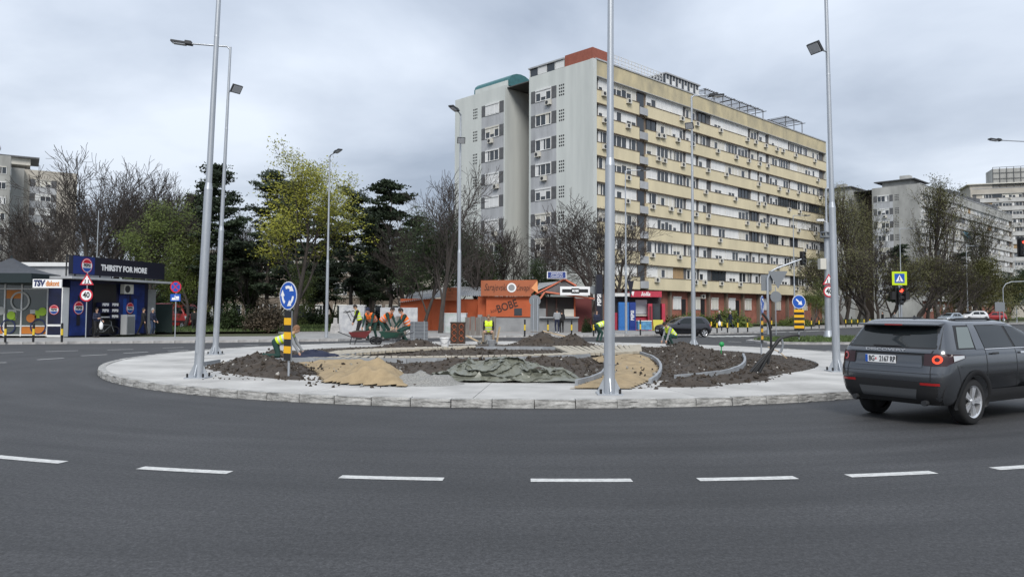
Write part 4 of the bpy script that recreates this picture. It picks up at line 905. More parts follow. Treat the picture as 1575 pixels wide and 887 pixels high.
m = MB(); m.b2((gx(791), -.03, gz(485)), (gx(803), -.004, gz(474))); m.build('window', M_GLASS, root)
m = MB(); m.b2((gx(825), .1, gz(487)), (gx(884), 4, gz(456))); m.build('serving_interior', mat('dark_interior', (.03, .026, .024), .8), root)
for px_ in (825, 841, 856, 884): m = MB(); m.b2((gx(px_)-.06, -.05, gz(488)), (gx(px_)+.06, .095, gz(457))); m.build('window_post', M_ORG if px_ == 884 else M_BRWN, root)
m = MB(); m.b2((gx(826), .02, gz(488)), (gx(840), .09, gz(474))); m.b2((gx(868), -.02, gz(486)), (gx(883), .09, gz(475)), 1); m.build('serving_hatch', [M_GREYW2, M_SHUT2], root)
m = MB(); m.b2((gx(823), -.5, gz(488.5)), (gx(890), -.13, gz(486.8))); m.build('counter', M_CLAD, root)
m = MB()                                       # two stacked gables
for (x0, xp, x1, ze, zp, yf, yb) in ((gx(826), gx(868), gx(886), gz(452), gz(430), -.2, 5), (gx(831), gx(838), gx(912), gz(460), gz(450), -1.1, .1)):
    for (xa, za, xb, zb_) in ((x0, ze, xp, zp), (xp, zp, x1, gz(440) if x1 < gx(900) else ze)):
        d = Vector((xb-xa, 0, zb_-za)).normalized(); nn = Vector((-d.z, 0, d.x))*.12; a, b = Vector((xa, 0, za)), Vector((xb, 0, zb_))
        pts = [a, b, b+nn, a+nn]; m.add([(p.x, yf, p.z) for p in pts]+[(p.x, yb, p.z) for p in pts], [(3, 2, 1, 0), (4, 5, 6, 7), (0, 1, 5, 4), (1, 2, 6, 5), (2, 3, 7, 6), (3, 0, 4, 7)], 0)
m.build('gable_roof', mat('gable_orange', (.55, .16, .09), .6), root)
m = MB(); m.add([(gx(829), -.1, gz(452)), (gx(868), -.1, gz(432)), (gx(884), -.1, gz(441)), (gx(884), -.1, gz(454))], [(3, 2, 1, 0)]); m.build('gable_infill', M_DKP, root)
m = MB(); m.add([(gx(826), -.05, gz(446)), (gx(832), 5, gz(431.5)), (gx(868), 5, gz(428.5)), (gx(866), -.1, gz(430))], [(0, 3, 2, 1)]); m.build('roof_sheet', M_CORR, root)
m = MB(); m.b2((gx(860), -1.4, gz(454)), (gx(905), -1.2, gz(441))); m.build('light_box', M_SWH, root)
m = MB(); m.b2((gx(863), -1.412, gz(450)), (gx(877), -1.403, gz(445))); m.b2((gx(889), -1.412, gz(450)), (gx(902), -1.403, gz(445))); m.b2((gx(877), -1.41, gz(451.5)), (gx(889), -1.402, gz(443.5))); m.build('light_box_mark', M_BLACK, root)
text_on('lettering', 'BOBE', M_SWH, root, (gx(883), -1.413, gz(447.5)), 0, .26, .012, .8)
m = MB(); m.cyl((gx(911), -1.3, gz(446)), (gx(911), -1.1, gz(446)), .34, n=20); m.build('round_lamp', M_SIGNB, root)
m = MB(); m.b2((gx(841), -.5, gz(428.5)), (gx(870.5), -.3, gz(417.5))); m.build('blue_sign_frame', M_SWH, root); m = MB(); m.b2((gx(842.3), -.512, gz(427.7)), (gx(869.5), -.503, gz(418.3))); m.build('blue_sign_face', mat('sign_navy2', (.015, .04, .2), .5), root)
text_on('lettering', 'SARAJEVSKI', M_SWH, root, (gx(856), -.516, gz(421)), 0, .23, .0, .82); text_on('lettering', 'ĆEVAPČIĆI', M_SWH, root, (gx(856), -.516, gz(425.2)), 0, .23, .0, .88)
m = MB(); m.b2((gx(886), 1, 0), (gx(912), 4, gz(458))); m.build('side_wing', mat('dark_red_wall', (.13, .03, .028), .8), root)
# dark vertical banner
root = thing('banner', 'dark vertical drinks banner between the grill and snack kiosk', 'banner', at(922, 60, .1), 0)
m = MB(); m.b2((-.25, 0, .3), (.25, .06, 4.6)); m.build('cloth', M_NBLK, root); m = MB(); m.cyl((-.3, .03, 0), (-.3, .03, 4.8), .03, n=8); m.build('pole', M_DARKM, root)
text_on('lettering', 'PEPSI', M_SWH, root, (0, -.006, 2.6), 0, .42, .012, ry=-PI/2)
# ---------------- red snack kiosk
D2 = 68.0; rA = at(944, D2); root = thing('snack_kiosk', 'red fronted snack kiosk with fridges under the bare tree', 'kiosk', (rA.x, rA.y, .1), 0)
def rx(px): return (px-944)/FPX*D2
def rz_(py): return CAMH-.1+(478-py)/FPX*D2
m = MB(); m.b2((rx(944), 1, 0), (rx(1020), 4.5, rz_(455))); m.build('wall', mat('kiosk_dark', (.05, .045, .05), .7), root)
m = MB(); m.b2((rx(969), -.3, rz_(456)), (rx(1017), 1.5, rz_(447))); m.build('fascia', M_PINK, root); text_on('lettering', 'lolla', M_SWH, root, (rx(992), -.31, rz_(451.5)), 0, .5, .01, shear=.3)
m = MB(); m.plate([(rx(969), -.31, rz_(447.5)), (rx(975), -.31, rz_(447.5)), (rx(973), -.31, rz_(455))], (0, -1, 0), .01); m.build('fascia_mark', M_SWH, root)
m = MB(); m.b2((rx(942), .0, rz_(455)), (rx(970), 1.5, rz_(450))); m.build('canopy', M_SHUT, root)
m = MB(); m.b2((rx(974), .4, rz_(485)), (rx(1000), .98, rz_(483))); m.b2((rx(976), .6, 0.0), (rx(998), .95, rz_(486)), 1); m.build('counter', [M_SHUT2, M_PINK], root)
m = MB(); m.b2((rx(980), .9, rz_(482)), (rx(998), .985, rz_(460))); m.build('serving_window', M_LENS, root)
for k, (a, b, mt) in enumerate(((951, 967, mat('fridge_blue', (.03, .16, .46), .4)), (967.5, 977, mat('fridge_navy', (.012, .04, .22), .4)), (996, 1002, M_PINK), (1003, 1015, mat('fridge_black', (.03, .03, .035), .3)), (1031-14, 1036-14, M_PINK))):
    m = MB(); m.b2((rx(a), -.2-.1*k % .3, 0.02), (rx(b), .5, rz_(464+(k > 1)*2))); m.build('fridge', mt, root)
    m = MB(); m.b2((rx(a)+.08, -.23-.1*k % .3, .3), (rx(b)-.08, -.204-.1*k % .3, rz_(468+(k > 1)*2))); m.build('fridge_door', (MATS['fridge_blue'], MATS['fridge_navy'], mat('cabinet_maroon', (.12, .015, .02), .5), M_GLASS, M_PINK)[k], root)
text_on('lettering', 'PEPSI', M_SWH, root, (rx(972), -.36, rz_(484)), 0, .4, .01, ry=-PI/2)
m = MB(); m.b2((rx(944), .2, 0.05), (rx(950), .9, rz_(480))); m.build('red_bin', M_PINK, root)
root = thing('ice_chest', 'pale blue ice cream chest beside the blue fridge', 'freezer', at(992, 66, .1), .1)
m = MB(); m.b2((-.7, -.35, .12), (.5, .35, .85)); m.build('body', mat('chest_blue', (.09, .25, .42), .4, var=.4, vscale=3), root); m = MB(); m.b2((-.72, -.37, .85), (.52, .37, .92)); m.build('lid', M_SHUT, root)
root = thing('menu_stand', 'yellow folding menu board beside the dark hatchback', 'board', at(1012, 64, .1), .2)
m = MB(); m.plate([(-.45, -.2, .1), (.45, -.2, .1), (.45, 0, 1.0), (-.45, 0, 1.0)], (0, -1, .2), .03); m.plate([(-.45, .25, .1), (.45, .25, .1), (.45, .05, 1.0), (-.45, .05, 1.0)], (0, 1, .2), .03); m.build('board', mat('menu_yellow', (.5, .45, .06), .5), root)
# utility cabinets and concrete pieces
M_GRAF = mat('graffiti_white', (.56, .56, .55), .7, var=.45, vscale=2.2, col2=(.30, .31, .34))
root = thing('utility_cabinet', 'tall white graffiti covered cabinet behind the workers', 'cabinet', at(541, 56, .12), .05)
m = MB(); m.b2((-.9, 0, 0), (.95, .7, 2.0)); m.b2((-.95, -.04, 2.0), (1.0, .75, 2.06), 1); m.build('body', [M_GRAF, M_SHUT], root)
m = MB()
for i in range(3): m.tube([(-.6+i*.1, -.01, 1.5), (-.4+i*.3, -.01, 1.65), (-.2+i*.25, -.01, 1.3), (.0+i*.3, -.01, .9+.2*i)], .025, 4)
m.tube([(.5, -.01, .7), (.85, -.01, .8), (.8, -.01, 1.2), (.5, -.01, 1.1), (.5, -.01, .7)], .04, 4); m.build('graffiti', M_BLACK, root)
root = thing('utility_cabinet', 'low white graffiti box beside the leaning tree trunk', 'cabinet', at(700, 58, .12), -.08)
m = MB(); m.b2((-.85, 0, 0), (.85, .7, 1.45)); m.b2((-.88, -.03, 1.45), (.88, .73, 1.5), 1); m.build('body', [mat('graffiti_lilac', (.58, .56, .6), .7, var=.4, vscale=2.0, col2=(.3, .38, .34)), M_SHUT], root)
root = thing('concrete_bollard', 'stubby tapered concrete post beside the tall cabinet', 'bollard', at(517, 56, .12)); m = MB(); m.box((0, 0, .35), (.75, .5, .7), 0, None, .7); m.box((.0, 0, .9), (.3, .3, .45), 0, None, .8); m.build('post', M_KERB2, root)
root = thing('fence_panel', 'grey concrete wall panel behind the orange vest workers', 'wall', at(618, 57, .12)); m = MB(); m.b2((-1.6, 0, 0), (1.2, .14, 1.9)); m.build('panel', M_GRAF, root)
for i, (x0, n_) in enumerate(((607, 5), (737, 6))):
    root = thing('timber_screen', ['grey weathered timber boards behind the wheelbarrows', 'grey weathered timber boards left of the seated man'][i], 'fence', at(x0, 52, .1), 0)
    for j in range(n_): m = MB(); m.b2((-.95+j*.36, 0, 0), (-.62+j*.36, .05, 1.25+.06*(j % 2))); m.build('board', mat('grey_wood', (.17, .155, .14), .9, var=.3, vscale=2, stretch=(4, 4, .5)), root)
# ============================================================ vehicles
M_TYRE = mat('tyre_rubber', (0.012, 0.012, 0.013), 0.85)
M_ALLOY = mat('alloy', (0.72, 0.73, 0.75), 0.3, metal=0.7)
M_TRIM = mat('black_trim', (0.014, 0.014, 0.015), 0.6)
M_CGL = mat('car_glass', (0.010, 0.013, 0.014), 0.03, spec=0.5)
M_CGLL = mat('car_glass_pale', (0.13, 0.155, 0.15), 0.05, spec=0.6)
M_TL = mat('tail_lamp_red', (0.33, 0.012, 0.012), 0.15, coat=1)
M_TLD = mat('tail_lamp_dark', (0.03, 0.010, 0.012), 0.22)
M_TLL = mat('tail_lamp_lit', (1.0, 0.07, 0.025), 0.3, emit=0.55)
M_CLR = mat('clear_lamp', (0.5, 0.52, 0.54), 0.12, coat=1)
def lerp_tab(tab, z):
    for a, b in zip(tab, tab[1:]):
        if z <= b[0]:
            t = (z-a[0])/(b[0]-a[0]+1e-9); t = max(0, min(1, t)); return [a[i]+(b[i]-a[i])*t for i in range(1, len(a))]
    return list(tab[-1][1:])
class Car:
    """body stacked from horizontal slices; tab rows: z, rear x, front x, half width. x forward, origin on the ground under the rear bumper"""
    def __init__(s, name, label, loc, rz, tab, paint, wheels, wr, ww, track, p=16, q=5.5, group=None, cat='car', arch=1.12, zw=None):
        s.zw = zw or (lambda z: z); tab = [(s.zw(r_[0]),)+tuple(r_[1:]) for r_ in tab]
        s.tab = tab; s.p, s.q = p, q; s.root = thing(name, label, cat, loc, rz, group); s.wheels, s.wr, s.track = wheels, wr, track
        n = 120; zs = []
        for a, b in zip(tab, tab[1:]):
            k = max(1, int((b[0]-a[0])/.06)); zs += [a[0]+(b[0]-a[0])*i/k for i in range(k)]
        zs.append(tab[-1][0]); m = MB(); V = []
        for z in zs:
            xr, xf, hw = lerp_tab(tab, z); xc, L = (xr+xf)/2, (xf-xr)/2
            for i in range(n):
                t = 2*PI*(i+.5)/n; c, sn = math.cos(t), math.sin(t)
                # even spread along the sides: blend angle
                x = xc+L*math.copysign(abs(c)**(2/p), c) if abs(c) < .9999 else xc+L*math.copysign(1, c)
                V.append((x, hw*math.copysign(abs(sn)**(2/q), sn), z))
        F = [(j*n+i, j*n+(i+1) % n, (j+1)*n+(i+1) % n, (j+1)*n+i) for j in range(len(zs)-1) for i in range(n)]
        m.add(V, F, 0, True); m.add(V[:n], [tuple(range(n-1, -1, -1))]); m.add(V[-n:], [tuple(range(n))])
        me = m.mesh('body', paint); bm = bmesh.new(); bm.from_mesh(me); bmesh.ops.remove_doubles(bm, verts=bm.verts, dist=1e-4); bm.to_mesh(me); bm.free()
        s.body = ob('body', me, s.root)
        cut = MB()
        for wx in wheels:
            for sy in (-1, 1): cut.cyl((wx, sy*(track/2-.16), wr*1.02), (wx, sy*(track/2+.5), wr*1.02), wr*arch, n=32)
        c = cut.build('cutter', M_TRIM); md = s.body.modifiers.new('b', 'BOOLEAN'); md.object = c; md.operation = 'DIFFERENCE'; md.solver = 'EXACT'
        c.parent = s.root; bpy.context.view_layer.update()
        dg = bpy.context.evaluated_depsgraph_get(); nm = bpy.data.meshes.new_from_object(s.body.evaluated_get(dg)); s.body.modifiers.clear(); s.body.data = nm; bpy.data.objects.remove(c)
        nm.materials.clear(); nm.materials.append(paint)
        for wx in wheels:
            for sy in (-1, 1): s.wheel(wx, sy*(track/2-ww/2+.01), wr, ww, sy)
    def wheel(s, wx, y, r, w, sy):
        m = MB(); prof = [(.70, -.5), (.9, -.5), (.985, -.38), (1, -.2), (1, .2), (.985, .38), (.9, .5), (.70, .5)]; n = 36
        V = [(wx+r*a*math.sin(2*PI*i/n), y+w*b*sy, r+r*a*math.cos(2*PI*i/n)) for a, b in prof for i in range(n)]
        m.add(V, [(j*n+i, j*n+(i+1) % n, (j+1)*n+(i+1) % n, (j+1)*n+i) for j in range(len(prof)-1) for i in range(n)], 0, True); wo = m.build('wheel', M_TYRE, s.root)
        m = MB(); yo = y+sy*w*.47
        ri = r*.72
        m.cyl((wx, y-sy*w*.3, r), (wx, y-sy*w*.1, r), ri, n=28, mi=1)
        n = 28
        for i in range(n):                      # rim lip
            a, b = 2*PI*i/n, 2*PI*(i+1)/n; P = lambda t, k, yy: (wx+ri*k*math.sin(t), yy, r+ri*k*math.cos(t))
            m.add([P(a, 1, yo), P(b, 1, yo), P(b, .9, yo-sy*.012), P(a, .9, yo-sy*.012)], [(0, 1, 2, 3)], 0, True); m.add([P(a, .9, yo-sy*.012), P(b, .9, yo-sy*.012), P(b, .88, y-sy*w*.1), P(a, .88, y-sy*w*.1)], [(0, 1, 2, 3)], 0, True)
        for k in range(5):                      # spokes
            a = 2*PI*k/5+.3
            for da in (-.13, .13):
                P = lambda t, kk: Vector((wx+ri*kk*math.sin(t), yo-sy*.02, r+ri*kk*math.cos(t)))
                c0, c1 = P(a+da*.6, .12), P(a+da, .92); d = (c1-c0).normalized(); sd_ = Vector((d.z, 0, -d.x))*ri*.075
                q = [c0-sd_, c0+sd_, c1+sd_*1.2, c1-sd_*1.2]; m.add(q+[v-Vector((0, sy*.04, 0)) for v in q], [(0, 1, 2, 3), (4, 7, 6, 5), (0, 4, 5, 1), (1, 5, 6, 2), (2, 6, 7, 3), (3, 7, 4, 0)], 0)
        m.cyl((wx, yo-sy*.05, r), (wx, yo-sy*.002, r), ri*.17, n=14); m.build('rim', [M_ALLOY, M_TRIM], wo)
    def yside(s, x, z):
        xr, xf, hw = lerp_tab(s.tab, z); xc, L = (xr+xf)/2, (xf-xr)/2; u = min(1, abs((x-xc)/L)); return hw*(max(0, 1-u**s.p))**(1/s.q)
    def xrear(s, y, z):
        xr, xf, hw = lerp_tab(s.tab, z); xc, L = (xr+xf)/2, (xf-xr)/2; u = min(1, abs(y/hw)); return xc-L*(max(0, 1-u**s.q))**(1/s.p)
    def xfront(s, y, z):
        xr, xf, hw = lerp_tab(s.tab, z); xc, L = (xr+xf)/2, (xf-xr)/2; u = min(1, abs(y/hw)); return xc+L*(max(0, 1-u**s.q))**(1/s.p)
    def patch(s, name, quad, mt, side, off=.006, nu=12, nv=6, parent=None, th=None):
        """bilinear patch laid on the body. quad: 4 corners (bottom-left, bottom-right, top-right, top-left) in (x,z) for sides or (y,z) for rear/front"""
        V = []
        for j in range(nv+1):
            for i in range(nu+1):
                u, v = i/nu, j/nv; a = [quad[0][k]*(1-u)*(1-v)+quad[1][k]*u*(1-v)+quad[2][k]*u*v+quad[3][k]*(1-u)*v for k in (0, 1)]; a[1] = s.zw(a[1])
                if side in (1, -1): V.append((a[0], side*(s.yside(a[0], a[1])+off), a[1]))
                elif side == 'r': V.append((s.xrear(a[0], a[1])-off, a[0], a[1]))
                else: V.append((s.xfront(a[0], a[1])+off, a[0], a[1]))
        n = nu+1; F = [(j*n+i, j*n+i+1, (j+1)*n+i+1, (j+1)*n+i) for j in range(nv) for i in range(nu)]
        if side in (1, 'r'): F = [tuple(reversed(f)) for f in F]
        m = MB(); m.add(V, F, 0, True); return m.build(name, mt, parent or s.root)
    def arches(s, r, mt, w=.07):
        for wx in s.wheels:
            for sy in (-1, 1):
                m = MB(); n = 20; V = []
                for i in range(n+1):
                    a = -.35+(PI+.7)*i/n
                    for k in (r, r+w):
                        x, z = wx+k*math.cos(a), s.wr+k*math.sin(a); z = max(.26, z); V.append((x, sy*(s.yside(x, z)+.014), z))
                    V.append((wx+r*math.cos(a), sy*(s.track/2-.12), max(.24, s.wr+r*math.sin(a))))
                F = []
                for i in range(n): o = i*3; F += [(o, o+1, o+4, o+3), (o, o+3, o+5, o+2)]
                m.add(V, F, 0, True); m.build('wheel_arch', mt, s.root)
# ---- dark grey SUV
P_SUV = mat('suv_paint', (0.085, 0.091, 0.100), 0.22, metal=0.7, coat=1.0)
A = G(1325, 634); B = G(1484, 652); ax = Vector((B.x-A.x, B.y-A.y, 0)).normalized(); fw = Vector((-ax.y, ax.x, 0)); 
yaw = Matrix.Rotation(math.radians(-5), 3, 'Z'); ax = yaw @ ax; fw = yaw @ fw; org = B-ax*.78-fw*.88
tab = [(.26, .16, 4.50, .86), (.36, .06, 4.57, .915), (.50, .015, 4.60, .945), (.62, .0, 4.60, .955), (.74, .01, 4.58, .955), (.86, .06, 4.55, .95), (.98, .075, 4.46, .94), (1.06, .10, 4.25, .925), (1.11, .13, 3.72, .905), (1.16, .165, 3.45, .885), (1.30, .25, 3.20, .83), (1.45, .34, 2.93, .775), (1.57, .42, 2.66, .725), (1.63, .47, 2.46, .68), (1.665, .56, 2.2, .60), (1.68, .75, 1.9, .45)]
ZW = [(0, 0), (.26, .33), (.5, .63), (.93, 1.06), (1.13, 1.235), (1.55, 1.575), (1.7, 1.71)]
zwf = lambda z: lerp_tab(ZW, z)[0]
suv = Car('suv', 'dark grey SUV driving past the roundabout at right', (org.x, org.y, 0), math.atan2(fw.y, fw.x), tab, P_SUV, (.93, 3.67), .372, .245, 1.80, p=20, q=6, zw=zwf)
S = suv
S.arches(.425, M_TRIM, .09)
def both(name, quad, mt, off=.006, **k):
    for sy in (-1, 1): S.patch(name, quad, mt, sy, off, **k)
both('side_glass', [(.52, 1.13), (.98, 1.13), (1.10, 1.54), (.74, 1.54)], M_CGLL, .008)
both('side_glass', [(1.30, 1.12), (2.22, 1.12), (2.18, 1.56), (1.34, 1.56)], M_CGL, .008)
both('side_glass', [(2.30, 1.12), (3.28, 1.13), (2.72, 1.53), (2.26, 1.56)], M_CGL, .008)
both('window_surround', [(.46, 1.105), (3.40, 1.115), (2.62, 1.59), (.68, 1.57)], M_TRIM, .003, nu=30)
both('rear_pillar', [(1.01, 1.10), (1.27, 1.10), (1.31, 1.60), (1.12, 1.60)], P_SUV, .010)
both('belt_trim', [(1.28, 1.095), (3.35, 1.105), (3.35, 1.118), (1.28, 1.108)], M_ALLOY, .012, nu=20, nv=1)
both('sill', [(1.36, .27), (3.24, .27), (3.24, .44), (1.36, .44)], M_TRIM, .010)
both('door_seam', [(1.28, .45), (1.292, .45), (1.292, 1.1), (1.28, 1.1)], M_TRIM, .004, nu=1, nv=10)
both('door_seam', [(2.25, .45), (2.262, .45), (2.262, 1.1), (2.25, 1.1)], M_TRIM, .004, nu=1, nv=10)
both('door_handle', [(1.42, 1.0), (1.64, 1.0), (1.64, 1.035), (1.42, 1.035)], M_TRIM, .03, nu=4, nv=1)
both('door_handle', [(2.36, 1.0), (2.58, 1.0), (2.58, 1.035), (2.36, 1.035)], M_ALLOY, .03, nu=4, nv=1)
both('crease', [(.5, .80), (3.9, .82), (3.9, .832), (.5, .812)], P_SUV, .012, nu=24, nv=1)
# rear end: y is to the left of travel (+), so the photo's right side is -y
S.patch('rear_glass', [(-.74, 1.135), (.74, 1.135), (.64, 1.53), (-.64, 1.53)], M_CGL, 'r', .008, nu=20)
S.patch('rear_glass_surround', [(-.80, 1.11), (.80, 1.11), (.70, 1.56), (-.70, 1.56)], M_TRIM, 'r', .003, nu=20)
m = MB()                                       # roof spoiler
V = []
for i in range(17):
    y = -.70+1.4*i/16; xr_ = S.xrear(min(.66, max(-.66, y)), 1.58); 
    V += [(xr_-.17+.05*abs(y/.7)**3, y, 1.585), (xr_-.16+.05*abs(y/.7)**3, y, 1.615), (xr_+.22, y*.96, 1.66-.03*abs(y/.7)**4), (xr_+.1, y*.97, 1.57)]
m.add(V, [(4*i+a, 4*i+(a+1) % 4, 4*i+4+(a+1) % 4, 4*i+4+a) for i in range(16) for a in range(4)], 0, True); m.add(V[:4], [(0, 1, 2, 3)]); m.add(V[-4:], [(3, 2, 1, 0)]); m.build('spoiler', P_SUV, S.root)
m = MB(); m.box((S.xrear(0, 1.57)-.175, 0, 1.6), (.012, .3, .018)); m.build('brake_light', M_TL, S.root)
m = MB(); m.add([(.78, -.018, 1.675), (.95, -.018, 1.68), (.95, .018, 1.68), (.78, .018, 1.675), (.84, 0, 1.76)], [(0, 1, 4), (1, 2, 4), (2, 3, 4), (3, 0, 4)]); m.build('roof_antenna', M_BLACK, S.root)
for sy in (-1, 1):
    m = MB(); m.tube([(.75, sy*.60, 1.66), (1.0, sy*.61, 1.695), (2.0, sy*.60, 1.70), (2.3, sy*.58, 1.66)], .018, 6); m.build('roof_rail', M_TRIM, S.root)
for sy in (-1, 1): S.patch('tailgate_seam', [(sy*.72-.005, .58), (sy*.72+.005, .58), (sy*.70+.005, 1.10), (sy*.70-.005, 1.10)], M_TRIM, 'r', .006, nu=1, nv=10)
S.patch('bumper_seam', [(-.88, .70), (.88, .70), (.88, .708), (-.88, .708)], M_TRIM, 'r', .006, nu=20, nv=1)
both('bumper_seam', [(.50, .52), (.508, .52), (.40, .84), (.392, .84)], M_TRIM, .005, nu=1, nv=8)
both('fender_crease', [(.35, .985), (1.28, 1.0), (1.28, 1.012), (.35, .997)], P_SUV, .016, nu=14, nv=1)
S.patch('wiper', [(-.18, 1.15), (.32, 1.15), (.30, 1.175), (-.18, 1.165)], M_TRIM, 'r', .025, nu=8, nv=1)
S.patch('tailgate_recess', [(-.60, .83), (.60, .83), (.66, 1.03), (-.66, 1.03)], M_TRIM, 'r', .003, nu=16)
S.patch('tailgate_panel', [(-.58, .80), (.58, .80), (.56, .99), (-.56, .99)], P_SUV, 'r', .010, nu=16)
S.patch('tailgate_lip', [(-.70, 1.035), (.70, 1.035), (.72, 1.105), (-.72, 1.105)], P_SUV, 'r', .022, nu=16)
S.patch('lower_bumper', [(-.80, .27), (.80, .27), (.92, .57), (-.92, .57)], M_TRIM, 'r', .008, nu=18)
S.patch('skid_plate', [(-.46, .33), (.46, .33), (.50, .46), (-.50, .46)], mat('skid_grey', (.11, .115, .12), .5, metal=.4), 'r', .016, nu=12)
for sy in (-1, 1): S.patch('reflector', [(sy*.56, .52), (sy*.84, .52), (sy*.84, .56), (sy*.56, .56)][::1], M_TL, 'r', .012, nu=8, nv=1) if sy > 0 else S.patch('reflector', [(-.84, .52), (-.56, .52), (-.56, .56), (-.84, .56)], M_TL, 'r', .012, nu=8, nv=1)
for y in (-.60, .60): m = MB(); m.cyl((.12, y, .37), (.03, y, .365), .045, n=14); m.build('exhaust', M_DARKM, S.root)
# tail lamps wrap round the corner
for sy in (-1, 1):
    m = MB(); V = []
    prof = [(.80, 0), (.84, .5), (.93, 1), (1.02, .5), (1.04, 0)]
    ys = [.60, .70, .78, .85, .90]; pts = []
    for y in ys: pts.append(lambda z, y=y: (S.xrear(y, z)-.012, y))
    for x in (.22, .34, .48, .62): pts.append(lambda z, x=x: (x, S.yside(x, z)+.012))
    zl = [(.83, 1.035)]*5+[(.86, 1.03), (.89, 1.025), (.92, 1.02), (.95, 1.01)]
    for f, (za, zb_) in zip(pts, zl):
        for k in range(4): z = zwf(za+(zb_-za)*k/3); x, y = f(z); V.append((x, sy*y, z))
    n = 4; F = [(i*n+k, i*n+k+1, (i+1)*n+k+1, (i+1)*n+k) for i in range(len(pts)-1) for k in range(3)]
    if sy < 0: F = [tuple(reversed(f)) for f in F]
    m.add(V, F, 0, True); lamp = m.build('tail_lamp', M_TLD, S.root)
    yc = .79; xc_ = S.xrear(yc, .93)-.02; m = MB(); nn = 20
    for i in range(nn):
        a, b = 2*PI*i/nn, 2*PI*(i+1)/nn
        def Q(t, k): 
            y = yc+.068*k*math.cos(t); z = zwf(.93)+.068*k*math.sin(t); return (S.xrear(min(y, .92), z)-.017, sy*y, z)
        m.add([Q(a, .55), Q(b, .55), Q(b, 1), Q(a, 1)], [(0, 1, 2, 3)])
    m.build('lamp_ring', M_TLL if sy < 0 else M_TL, lamp)
    V = [(S.xrear(.79, .93)-.024, sy*.79, .93)]
    S.patch('side_lens', [(.30, .90), (.58, .955), (.58, 1.0), (.30, 1.0)], M_CLR, sy, .020, nu=8, nv=2, parent=lamp)
# plate
m = MB(); xp = S.xrear(0, 1.03)-.03; m.box((xp, .12, 1.035), (.012, .53, .125)); pl = m.build('number_plate', M_SWH, S.root)
m = MB(); m.box((xp-.008, .12+.243, 1.035), (.004, .04, .12)); m.build('plate_band', M_BLUE, pl)
for txt, y, sz in (('BG', .27, .125), ('2167 RP', -.005, .125)): text_on('plate_text', txt, M_BLACK, pl, (xp-.008, y, 1.033), -PI/2, sz, .0015, .66)
m = MB(); m.box((xp-.008, .195, 1.035), (.004, .018, .035)); m.build('plate_crest', M_RED, pl)
text_on('tailgate_lettering', 'DISCOVERY', M_ALLOY, S.root, (S.xrear(0, 1.19)-.035, .06, 1.19), -PI/2, .06, .001, 2.2)
for sy in (-1, 1):
    m = MB(); m.ell((3.12, sy*1.03, 1.27), (.09, .13, .10), 0, 12, 8); m.box((3.16, sy*.92, 1.21), (.08, .14, .04)); m.build('wing_mirror', P_SUV, S.root)
    m = MB(); m.box((3.03, sy*1.03, 1.27), (.012, .2, .14)); m.build('mirror_glass', M_CLR, S.root)
S.patch('windscreen', [(-.76, 1.18), (.76, 1.18), (.62, 1.58), (-.62, 1.58)], M_CGL, 'f', .006, nu=12)
# ---- other cars
def small_car(label, loc, rz, paint, sc_=1.0, suvish=False, group='cars', name='car'):
    t = [(.2, .12, 3.82, .76), (.32, .03, 3.9, .82), (.5, 0, 3.92, .845), (.66, .02, 3.9, .845), (.80, .05, 3.78, .83), (.88, .08, 3.5, .815), (.95, .12, 3.05, .79), (1.02, .15, 2.9, .76), (1.2, .28, 2.6, .68), (1.35, .42, 2.28, .60), (1.43, .6, 2.0, .50), (1.46, .9, 1.7, .34)]
    if suvish: t = [(z*1.1, a, b*1.09, c*1.04) for z, a, b, c in t]
    c = Car(name, label, loc, rz, t, paint, (.66, 3.15 if not suvish else 3.4), .30 if not suvish else .34, .19, 1.6 if not suvish else 1.68, p=12, q=5, group=group)
    k = 1.1 if suvish else 1; kx_ = 1.09 if suvish else 1
    q = lambda P: [(x*kx_, z*k) for x, z in P]
    for sy in (-1, 1):
        c.patch('side_glass', q([(.62, .98), (1.45, .95), (1.42, 1.33), (.82, 1.30)]), M_CGL, sy, .008); c.patch('side_glass', q([(1.52, .95), (2.75, .95), (2.18, 1.31), (1.50, 1.335)]), M_CGL, sy, .008)
        c.patch('door_seam', q([(1.47, .35), (1.485, .35), (1.485, .93), (1.47, .93)]), M_TRIM, sy, .004, nu=1, nv=6)
        c.patch('sill', q([(1.05, .2), (2.75, .2), (2.75, .28), (1.05, .28)]), M_TRIM, sy, .006)
        m = MB(); m.ell((2.62*kx_, sy*.88*kx_, 1.0*k), (.07, .1, .075), 0, 8, 6); m.build('wing_mirror', paint, c.root)
        c.patch('headlight', q([(3.55, .62), (3.84, .60), (3.70, .76), (3.40, .80)]), M_CLR, sy, .008, nu=6, nv=3)
        c.patch('tail_lamp', q([(.06, .70), (.24, .72), (.28, .92), (.12, .92)]), M_TL, sy, .008, nu=4, nv=3)
    c.patch('windscreen', [(-.62, 1.02*k), (.62, 1.02*k), (.5, 1.36*k), (-.5, 1.36*k)], M_CGL, 'f', .008); c.patch('rear_glass', [(-.6, 1.02*k), (.6, 1.02*k), (.5, 1.32*k), (-.5, 1.32*k)], M_CGL, 'r', .008)
    c.patch('grille', [(-.5, .28*k), (.5, .28*k), (.42, .5*k), (-.42, .5*k)], M_TRIM, 'f', .008); c.patch('number_plate', [(-.26, .40*k), (.26, .40*k), (.26, .50*k), (-.26, .50*k)], M_SWH, 'f', .014, nv=1)
    return c
P_GR = mat('hatchback_paint', (0.035, 0.036, 0.043), 0.25, metal=0.5, coat=0.8)
hb = G(1084, 518.5); hf_ = G(1013, 521.0)
dirn = Vector((-1, -.22, 0)).normalized()
